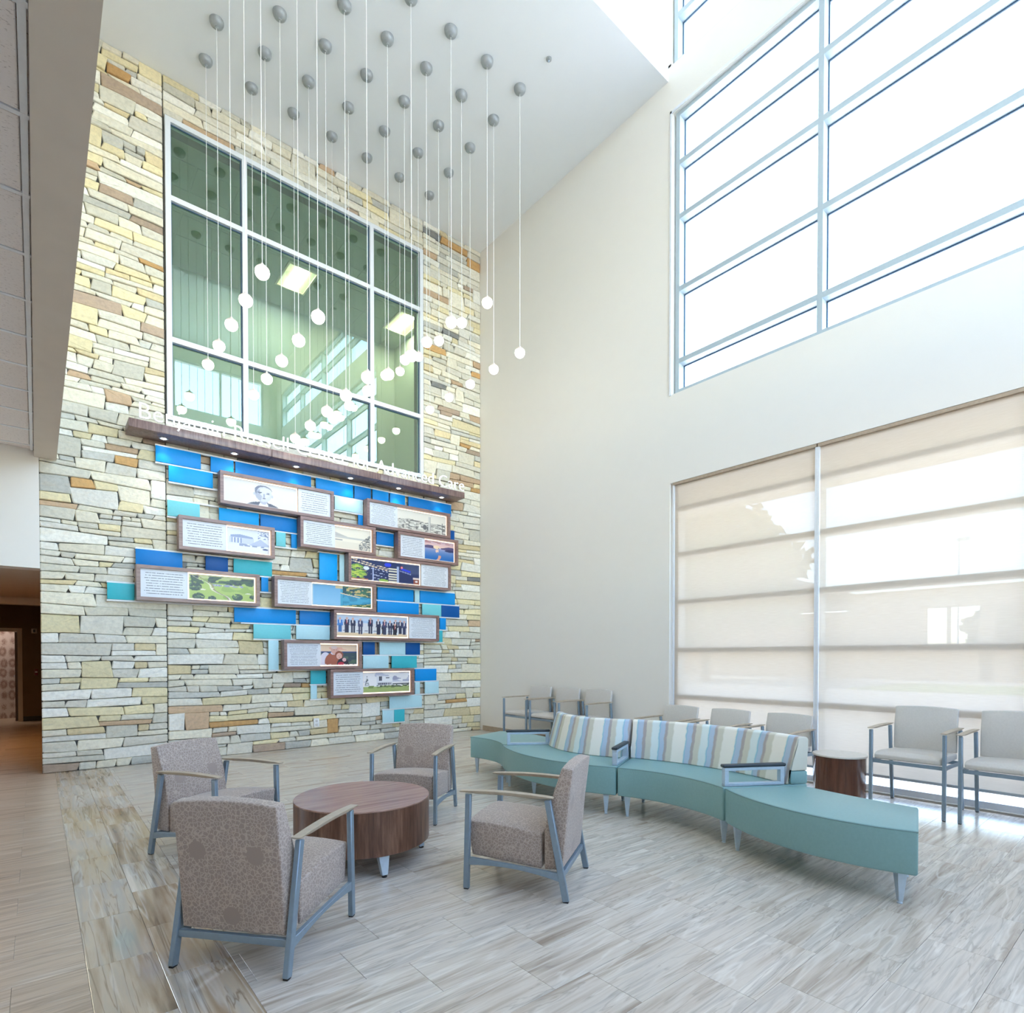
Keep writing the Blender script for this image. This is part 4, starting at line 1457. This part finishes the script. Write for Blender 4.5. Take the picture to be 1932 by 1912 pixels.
for x0, x1, z0, z1, side, sp, kind, ts, lb in LB:
    t = thing('light_box', lb, 'light box', (x0, YW, z0), 0, 'walnut light boxes on the stone wall')
    w, h, e = x1 - x0, z1 - z0, 0.042
    boxes('frame', [(0, w, DF, DB, 0, e), (0, w, DF, DB, h - e, h), (0, e, DF, DB, e, h - e), (w - e, w, DF, DB, e, h - e)], M['walnut_frame'], t)
    boxes('backing', [(e, w - e, DB - 0.006, DB + 0.055, e, h - e)], M['rail_white'], t)
    iw = w - 2 * e
    a, b = (e, e + iw * sp) if side == 'L' else (e + iw * sp, w - e)
    ta, tb = (e + iw * sp, w - e) if side == 'L' else (e, e + iw * sp)
    y_t = DF + 0.03
    bm = B()
    vs = [bm.verts.new(p) for p in ((ta, y_t, e), (tb, y_t, e), (tb, y_t, h - e), (ta, y_t, h - e))]
    f = bm.faces.new(vs)
    uvl = bm.loops.layers.uv.new('UVMap')
    for lp_, uvc in zip(f.loops, ((0, 0), (1, 0), (1, 1), (0, 1))):
        lp_[uvl].uv = uvc
    vb = [bm.verts.new((p.co.x, y_t + 0.008, p.co.z)) for p in vs]
    for i in range(4):
        bm.faces.new([vs[i], vb[i], vb[(i + 1) % 4], vs[(i + 1) % 4]])
    obj('text_panel', bm, M['text_%d' % ts], t)
    m_ = 0.014
    link('photo_print', print_mesh('photo_print', a + m_, b - m_, DF + 0.06, e + m_, h - e - m_, kind), t)
    yl = DF + 0.066
    boxes('light_strip', [(a + 0.001, b - 0.001, yl, yl + 0.008, h - e - m_, h - e - 0.001), (a + 0.001, b - 0.001, yl, yl + 0.008, e + 0.001, e + m_),
                          (a + 0.001, a + m_, yl, yl + 0.008, e + m_, h - e - m_), (b - m_, b - 0.001, yl, yl + 0.008, e + m_, h - e - m_)], M['led'], t)

ot = thing('wall_outlet', 'white power outlet low on the stone wall', 'outlet', (3.23, YW - 0.022, 0.36))
boxes('cover_plate', [(-0.042, 0.042, -0.012, 0.02, -0.065, 0.065)], M['plastic_white'], ot, 0.004)
for z in (-0.028, 0.028):
    boxes('socket', [(-0.018, 0.018, -0.016, -0.0125, z - 0.016, z + 0.016)], M['beige_vinyl'], ot, 0.002)

# ------------------------------------------------------------------ pendants
ORD = ('first', 'second', 'third', 'fourth', 'fifth', 'sixth', 'seventh')
PZ = [5.01, 4.793, 4.355, 4.768, 5.343, 5.786, 5.345]
cord_me = {}
pend = None
for i in range(7):
    for j in range(5):
        x, y, z = 1.684 + 0.538 * i, 7.955 - 0.557 * j, PZ[i]
        row = 'row nearest the stone wall' if j == 0 else ('%s row from the stone wall' % ORD[j])
        lb = 'glowing globe pendant in the %s, %s from the left' % (row, ORD[i])
        if pend is None:
            pend = thing('pendant_lamp', lb, 'pendant lamp', (x, y, ZC), 0, 'globe pendants hanging from the high ceiling')
            bm = B()
            lathe(bm, [(0.0, 0.0), (0.078, 0.0), (0.077, -0.02), (0.066, -0.045), (0.045, -0.062), (0.018, -0.07), (0.016, -0.082), (0.0, -0.084)], 24)
            obj('canopy', bm, M['canopy_metal'], pend, smooth=True)
            bm = B()
            lathe(bm, [(0.066 * math.sin(t), -0.066 * math.cos(t)) for t in [PI * 0.0 + PI * 0.68 * k_ / 12 for k_ in range(13)]], 24)
            gl_ = obj('globe', bm, M['globe'], pend, smooth=True)
            bm = B()
            lathe(bm, [(0.067 * math.sin(t), -0.067 * math.cos(t)) for t in [PI * 0.62 + PI * 0.30 * k_ / 6 for k_ in range(7)]] + [(0.012, 0.068), (0.012, 0.082), (0.0, 0.083)], 24)
            obj('cap', bm, M['globe_cap'], gl_, smooth=True)
            p = pend
        else:
            p = copy_tree(pend)
            for ch in list(p.children):
                if ch.name.startswith('cord'):
                    bpy.data.objects.remove(ch)
        p['label'] = lb
        p.location = (x, y, ZC)
        for ch in p.children:
            if ch.name.startswith('globe'):
                ch.location = (0, 0, z - ZC)
        if i not in cord_me:
            bm = B()
            tube(bm, [(0, 0, z - ZC + 0.08), (0, 0, -0.083)], 0.003, 6)
            o = obj('cord', bm, M['cord'], p)
            cord_me[i] = o.data
        else:
            link('cord', cord_me[i], p)
sp_ = thing('ceiling_sprinkler', 'small silver sprinkler cover on the white ceiling right of the pendants', 'sprinkler', (4.95, 5.22, ZC))
bm = B()
lathe(bm, [(0.0, 0.0), (0.036, 0.0), (0.034, -0.012), (0.02, -0.022), (0.0, -0.024)], 18)
obj('cover', bm, M['canopy_metal'], sp_, smooth=True)
bm = B()
lathe(bm, [(0.0, -0.024), (0.012, -0.024), (0.01, -0.036), (0.0, -0.036)], 12)
obj('nozzle', bm, M['metal_light'], sp_, smooth=True)

# ------------------------------------------------------------------ lounge chairs round the coffee table
def leg_part(name, a, b, w, d, parent, mat, foot=True, up=(0, 1, 0)):
    bm = B()
    bar(bm, a, b, w, d, up)
    o = obj(name, bm, mat, parent, 0.003, 1)
    if foot:
        fb = B()
        d_ = (Vector(b) - Vector(a)).normalized()
        bar(fb, Vector(a) - Vector((0, 0, a[2])), Vector(a) + d_ * 0.001, w * 0.8, d * 0.8, up)
        obj('rubber_foot', fb, M['rubber'], o)
    return o


def curved_cap(parent, sx, y0, y1, z0, z1, rise, w, t, mat):
    """slim arm cap with a gentle rise and knife ends"""
    bm = B()
    n = 10
    rings = []
    for i in range(n + 1):
        s = i / n
        y = y0 + (y1 - y0) * s
        z = z0 + (z1 - z0) * s + rise * (1 - (2 * s - 1) ** 2)
        th = t * min(1, 0.35 + 3.0 * min(s, 1 - s))
        rings.append([bm.verts.new(p) for p in ((sx - w / 2, y, z), (sx + w / 2, y, z), (sx + w / 2 - 0.006, y, z - th), (sx - w / 2 + 0.006, y, z - th))])
    for a, b in zip(rings, rings[1:]):
        for i in range(4):
            bm.faces.new([a[i], a[(i + 1) % 4], b[(i + 1) % 4], b[i]])
    bm.faces.new(rings[0][::-1])
    bm.faces.new(rings[-1])
    return obj('arm_cap', bm, mat, parent, 0.002, 1)


def sweep_x(prof, half, n, crown, top_i, bev, name, mat, parent):
    """profile in (y, z) drawn across x; the points in top_i rise a little at mid width"""
    bm = B()
    rings = []
    for i in range(n + 1):
        x = -half + 2 * half * i / n
        c = crown * (1 - (x / half) ** 2)
        rings.append([bm.verts.new((x, y, z + (c if k_ in top_i else 0))) for k_, (y, z) in enumerate(prof)])
    m_ = len(prof)
    for a, b in zip(rings, rings[1:]):
        for i in range(m_):
            bm.faces.new([a[i], a[(i + 1) % m_], b[(i + 1) % m_], b[i]])
    bm.faces.new(rings[0][::-1])
    bm.faces.new(rings[-1])
    return obj(name, bm, mat, parent, bev, 3, angle=28)


def side_rail(parent, sx, pts, w, h0, h1, mat):
    """flat side rail with an arched lower edge"""
    bm = B()
    n = 10
    (ya, za), (yb, zb) = pts
    rings = []
    for i in range(n + 1):
        s = i / n
        y, z = ya + (yb - ya) * s, za + (zb - za) * s
        hh = h0 + (h1 - h0) * (2 * s - 1) ** 2
        rings.append([bm.verts.new(p) for p in ((sx - w / 2, y, z), (sx + w / 2, y, z), (sx + w / 2, y, z - hh), (sx - w / 2, y, z - hh))])
    for a, b in zip(rings, rings[1:]):
        for i in range(4):
            bm.faces.new([a[i], a[(i + 1) % 4], b[(i + 1) % 4], b[i]])
    bm.faces.new(rings[0][::-1])
    bm.faces.new(rings[-1])
    return obj('side_rail', bm, mat, parent, 0.002, 1)


def make_lounge(label, loc, rot):
    t = thing('lounge_chair', label, 'armchair', loc, rot, 'taupe lounge chairs round the coffee table')
    for s in (-1, 1):
        x = s * 0.272
        leg_part('leg', (x, 0.297, 0.006), (x, 0.283, 0.556), 0.026, 0.034, t, M['metal'])
        leg_part('leg', (x, -0.297, 0.006), (x, -0.192, 0.556), 0.026, 0.036, t, M['metal'])
        curved_cap(t, x, -0.225, 0.335, 0.574, 0.574, 0.012, 0.046, 0.02, M['arm_cap'])
        side_rail(t, x, ((-0.262, 0.158), (0.276, 0.190)), 0.022, 0.022, 0.046, M['metal'])
    bm = B()
    bar(bm, (-0.259, -0.268, 0.140), (0.259, -0.268, 0.140), 0.024, 0.032)
    obj('rear_rail', bm, M['metal'], t, 0.002, 1)
    sweep_x([(-0.150, 0.160), (-0.150, 0.352), (0.05, 0.382), (0.285, 0.392), (0.30, 0.386), (0.272, 0.196)], 0.247, 8, 0.016, (1, 2, 3, 4), 0.008, 'seat', M['fabric'], t)
    sweep_x([(-0.166, 0.160), (-0.166, 0.36), (-0.186, 0.50), (-0.266, 0.735), (-0.328, 0.728), (-0.300, 0.50), (-0.268, 0.165)], 0.247, 8, 0.016, (3, 4), 0.008, 'backrest', M['fabric'], t)
    return t


make_lounge('taupe dotted lounge chair nearest the viewer, its back turned', (0.8475, 2.82, 0), R(39.8 - 90))
make_lounge('taupe dotted lounge chair between the coffee table and the left stone wall end', (0.973, 4.445, 0), R(-60 - 90))
make_lounge('taupe dotted lounge chair beyond the coffee table, facing the viewer', (2.499, 4.293, 0), R(219.9 - 90))
make_lounge('taupe dotted lounge chair in front of the teal sofa, seen from its side', (2.30, 2.595, 0), R(121.3 - 90))

# coffee table
ctab = thing('coffee_table', 'low round walnut drum coffee table on tapered metal legs', 'coffee table', (1.68, 3.58, 0))
bm = B()
lathe(bm, [(0.0, 0.136), (0.44, 0.136), (0.44, 0.410), (0.0, 0.410)], 64)
obj('drum', bm, M['walnut_side'], ctab, 0.002, 1, angle=60)
bm = B()
lathe(bm, [(0.0, 0.4102), (0.4405, 0.4102), (0.4405, 0.420), (0.0, 0.420)], 64)
obj('table_top', bm, M['walnut_top'], ctab, 0.0015, 1, angle=60)
for a in (262.6, 349, 82, 172):
    c_, s_ = math.cos(R(a)), math.sin(R(a))
    tl = boxes('mount_plate', [(-0.02, 0.02, -0.02, 0.02, 0.13, 0.1355)], M['metal_light'], ctab)
    tl.location = (0.39 * c_, 0.39 * s_, 0)
    bm = B()
    bar(bm, (0.412 * c_, 0.412 * s_, 0.012), (0.385 * c_, 0.385 * s_, 0.134), 0.036, 0.036, (c_, s_, 0), 0.072, 0.05)
    lg = obj('leg', bm, M['metal_light'], ctab, 0.003, 1)
    bm = B()
    lathe(bm, [(0.0, 0.0), (0.016, 0.0), (0.016, 0.008), (0.008, 0.013), (0.0, 0.013)], 12, (0.412 * c_, 0.412 * s_))
    obj('foot', bm, M['rubber'], lg)

# ------------------------------------------------------------------ guest chairs
def make_guest(label, loc, rot, kz, group):
    t = thing('guest_chair', label, 'chair', loc, rot, group)
    Z = lambda z: z * kz
    for s in (-1, 1):
        x = s * 0.268
        leg_part('leg', (x, 0.285, 0.006), (x, 0.285, Z(0.706)), 0.026, 0.030, t, M['metal'])
        leg_part('leg', (x, -0.285, 0.006), (x, -0.205, Z(0.706)), 0.026, 0.030, t, M['metal'])
        curved_cap(t, x, -0.235, 0.318, Z(0.728), Z(0.724), 0.006, 0.048, 0.018, M['arm_cap'])
        side_rail(t, x, ((-0.235, Z(0.43)), (0.27, Z(0.445))), 0.02, 0.026, 0.034, M['metal'])
    bm = B()
    bar(bm, (-0.255, 0.270, Z(0.428)), (0.255, 0.270, Z(0.428)), 0.02, 0.03)
    obj('front_rail', bm, M['metal'], t, 0.002, 1)
    bm = B()
    bar(bm, (-0.255, -0.236, Z(0.415)), (0.255, -0.236, Z(0.415)), 0.02, 0.03)
    obj('rear_rail', bm, M['metal'], t, 0.002, 1)
    sweep_x([(-0.22, Z(0.448)), (-0.22, Z(0.495)), (0.1, Z(0.512)), (0.24, Z(0.512)), (0.288, Z(0.490)), (0.285, Z(0.455)), (0.25, Z(0.446))], 0.243, 8, 0.012, (1, 2, 3), 0.008, 'seat', M['beige_vinyl'], t)
    sweep_x([(-0.212, Z(0.50)), (-0.222, Z(0.70)), (-0.262, Z(0.885)), (-0.298, Z(0.885)), (-0.262, Z(0.70)), (-0.245, Z(0.50))], 0.240, 8, 0.014, (2, 3), 0.007, 'backrest', M['beige_vinyl'], t)
    return t


for i, (y, lb) in enumerate(((1.577, 'pale grey vinyl armchair right beside the small round side table'),
                             (0.935, 'pale grey vinyl armchair cut off by the picture edge beyond another'))):
    make_guest(lb, (5.995, y, 0), R(90), 1.0, 'pale guest chairs against the shaded window')
for i, (y, lb) in enumerate(((6.775, 'cream armchair first in the row of three by the stone wall corner'),
                             (6.155, 'cream armchair in the middle of the row of three by the stone wall corner'),
                             (5.535, 'cream armchair last in the row of three, farthest from the stone corner'))):
    make_guest(lb, (5.995, y, 0), R(90), 0.985, 'cream guest chairs by the corner')
for i, (y, lb) in enumerate(((4.16, 'low pale grey chair behind the striped sofa, nearest the bare white wall'),
                             (3.495, 'low pale grey chair behind the striped sofa, middle of three'),
                             (2.812, 'low pale grey chair behind the striped sofa, beside the round side table'))):
    make_guest(lb, (5.995, y, 0), R(90), 0.82, 'low pale chairs behind the sofa')

# side table
sdt = thing('side_table', 'small brown drum side table with a cream top by the shaded window', 'side table', (5.93, 2.185, 0))
bm = B()
lathe(bm, [(0.0, 0.0), (0.222, 0.0), (0.222, 0.404), (0.0, 0.404)], 48)
obj('drum', bm, wood('brown_laminate', (70, 42, 32), (92, 58, 44), (112, 74, 58), 'z', 0.6, 0.15), sdt, 0.002, 1, angle=60)
bm = B()
lathe(bm, [(0.0, 0.404), (0.232, 0.404), (0.234, 0.412), (0.23, 0.42), (0.0, 0.42)], 48)
obj('table_top', bm, M['solid_top'], sdt, smooth=True)

# ------------------------------------------------------------------ serpentine sofa
def arc3(p0, p1, p2, n):
    """points on the circle through three plan points"""
    (ax_, ay), (bx_, by), (cx, cy) = p0, p1, p2
    d = 2 * (ax_ * (by - cy) + bx_ * (cy - ay) + cx * (ay - by))
    ux = ((ax_ ** 2 + ay ** 2) * (by - cy) + (bx_ ** 2 + by ** 2) * (cy - ay) + (cx ** 2 + cy ** 2) * (ay - by)) / d
    uy = ((ax_ ** 2 + ay ** 2) * (cx - bx_) + (bx_ ** 2 + by ** 2) * (ax_ - cx) + (cx ** 2 + cy ** 2) * (bx_ - ax_)) / d
    r = math.hypot(ax_ - ux, ay - uy)
    a0, a1, a2 = (math.atan2(p[1] - uy, p[0] - ux) for p in (p0, p1, p2))
    unw = lambda a, ref: ref + (a - ref + PI) % (2 * PI) - PI
    a1 = unw(a1, a0)
    a2 = unw(a2, a1)
    return [Vector((ux + r * math.cos(a0 + (a2 - a0) * i / n), uy + r * math.sin(a0 + (a2 - a0) * i / n), 0)) for i in range(n + 1)]


def curved_block(name, front, rear, z0, z1, mat, parent, bev=0.014, seg=3):
    bm = B()
    outline = [p for p in front] + [p for p in reversed(rear)]
    lo = [bm.verts.new((p.x, p.y, z0)) for p in outline]
    hi = [bm.verts.new((p.x, p.y, z1)) for p in outline]
    n = len(outline)
    for i in range(n):
        bm.faces.new([lo[i], lo[(i + 1) % n], hi[(i + 1) % n], hi[i]])
    m_ = len(front)
    for i in range(m_ - 1):
        bm.faces.new([lo[i], lo[n - 1 - i], lo[n - 2 - i], lo[i + 1]])
        bm.faces.new([hi[i], hi[i + 1], hi[n - 2 - i], hi[n - 1 - i]])
    return obj(name, bm, mat, parent, bev, seg, angle=30)


def taper_leg(parent, x, y):
    bm = B()
    lathe(bm, [(0.0, 0.012), (0.0165, 0.012), (0.036, 0.176), (0.0, 0.176)], 4, (x, y))
    lg = obj('leg', bm, M['metal_light'], parent, 0.002, 1)
    bm = B()
    lathe(bm, [(0.0, 0.0), (0.014, 0.0), (0.014, 0.006), (0.006, 0.013), (0.0, 0.013)], 12, (x, y))
    obj('glide', bm, M['metal_light'], lg)


def piping(parent, pts, z, mat):
    bm = B()
    tube(bm, [(p.x, p.y, z) for p in pts], 0.0045, 6)
    obj('piping', bm, mat, parent, smooth=True)


SEAT_Z = 0.42


def arm(parent, a, b, h=0.135):
    """open rectangular arm frame between seat front a and rear b, padded on top"""
    a, b = Vector((*a, 0)), Vector((*b, 0))
    d = (b - a).normalized()
    w, t_ = 0.042, 0.022
    bm = B()
    z0, z1 = SEAT_Z + 0.001, SEAT_Z + h
    up = (0, 0, 1)
    bar(bm, a + Vector((0, 0, z0 + t_ / 2)), b + Vector((0, 0, z0 + t_ / 2)), w, t_, up)
    bar(bm, a + Vector((0, 0, z1 - t_ / 2)), b + Vector((0, 0, z1 - t_ / 2)), w, t_, up)
    for p, s in ((a, 1), (b, -1)):
        q = p + d * s * 0.016
        bar(bm, q + Vector((0, 0, z0 + t_)), q + Vector((0, 0, z1 - t_)), w, 0.032, d)
    fr_ = obj('armrest', bm, M['metal_light'], parent, 0.002, 1)
    bm = B()
    bar(bm, a - d * 0.012 + Vector((0, 0, z1 + 0.012)), b + d * 0.012 + Vector((0, 0, z1 + 0.012)), 0.052, 0.022, up)
    obj('pad', bm, M['pad'], fr_, 0.009, 3)


def sofa_back(parent, seatline, rear, end_trim=0.0):
    """leaning striped cushion on a low upholstered block, both following the curve"""
    n = len(seatline) - 1
    N = []
    for i in range(n + 1):
        N.append((rear[i] - seatline[i]).normalized())
    blk_f = [seatline[i] + N[i] * 0.035 for i in range(n + 1)]
    curved_block('back_support', blk_f, rear, SEAT_Z - 0.002, 0.515, M['teal'], parent, 0.012, 2)
    prof = [(0.0, SEAT_Z + 0.001), (0.095, 0.752), (0.112, 0.766), (0.172, 0.762), (0.186, 0.745), (0.175, 0.517), (0.028, 0.517), (0.020, SEAT_Z + 0.001)]
    bm = B()
    uvl = bm.loops.layers.uv.new('UVMap')
    arc = [0.0]
    for i in range(n):
        arc.append(arc[-1] + (seatline[i + 1] - seatline[i]).length)
    rings, lut = [], {}
    for i in range(n + 1):
        ring = []
        for o_, z in prof:
            v_ = bm.verts.new(seatline[i] + N[i] * o_ + Vector((0, 0, z)))
            lut[v_] = (arc[i], z)
            ring.append(v_)
        rings.append(ring)
    m_ = len(prof)
    fs = []
    for a, b in zip(rings, rings[1:]):
        for i in range(m_):
            fs.append(bm.faces.new([a[i], a[(i + 1) % m_], b[(i + 1) % m_], b[i]]))
    fs.append(bm.faces.new(rings[0][::-1]))
    fs.append(bm.faces.new(rings[-1]))
    for f in fs:
        for l_ in f.loops:
            l_[uvl].uv = lut[l_.vert]
    obj('back_cushion', bm, M['stripe'], parent, 0.012, 3, angle=25)


def sofa_base(parent, front, rear, mat_edge):
    curved_block('seat', front, rear, 0.176, SEAT_Z, M['teal'], parent, 0.013, 3)
    n = len(front)
    mid = sum(front, Vector()) / n
    inset = [p + ((rear[i] - p).normalized() * 0.004) for i, p in enumerate(front)]
    piping(parent, [p for p in inset[0:n]], SEAT_Z - 0.007, M['teal_pipe'])


ns = 20
G = 0.006
# the two benches and the two seats, front edge then rear edge, left (far) to right (near)
s1 = thing('curved_bench', 'backless curved teal bench at the far left end of the sofa', 'bench', (0, 0, 0), 0, 'serpentine seating')
f1, r1 = arc3((3.885, 5.42), (3.93, 5.06), (3.80, 4.712), ns), arc3((4.47, 5.60), (4.585, 5.00), (4.32, 4.37), ns)
s2 = thing('curved_sofa', 'curved teal sofa seat with striped back bulging towards the lounge chairs', 'sofa', (0, 0, 0), 0, 'serpentine seating')
f2, r2 = arc3((3.785, 4.695), (3.555, 3.93), (3.752, 3.128), ns), arc3((4.31, 4.352), (4.165, 3.88), (4.33, 3.405), ns)
b2_ = arc3((4.19, 4.43), (3.985, 3.90), (4.165, 3.325), ns)
s3 = thing('curved_sofa', 'curved teal sofa seat with striped back hollowing away, nearest the shaded window', 'sofa', (0, 0, 0), 0, 'serpentine seating')
f3, r3 = arc3((3.752, 3.112), (3.855, 2.63), (3.752, 2.150), ns), arc3((4.355, 3.40), (4.515, 2.60), (4.345, 1.815), ns)
b3_ = arc3((4.185, 3.318), (4.325, 2.60), (4.185, 1.895), ns)
s4 = thing('curved_bench', 'backless curved teal bench at the near right end of the sofa', 'bench', (0, 0, 0), 0, 'serpentine seating')
f4, r4 = arc3((3.742, 2.128), (3.505, 1.46), (3.60, 0.935), ns), arc3((4.262, 1.815), (4.195, 1.45), (4.175, 1.085), ns)
for t, f, r in ((s1, f1, r1), (s2, f2, r2), (s3, f3, r3), (s4, f4, r4)):
    sofa_base(t, f, r, None)
    for i, j in ((1, 1), (ns - 1, -1)):
        d = (r[i] - f[i])
        for q in (0.09, 0.88):
            p = f[i] + d * q + (f[i + j] - f[i]).normalized() * 0.02
            taper_leg(t, p.x, p.y)
sofa_back(s2, b2_, r2)
sofa_back(s3, b3_, r3)
arm(s2, (3.815, 4.655), (4.185, 4.405))
arm(s2, (3.785, 3.17), (4.155, 3.345))
arm(s3, (3.785, 2.165), (4.185, 1.925))
taper_leg(s2, 3.70, 4.10)
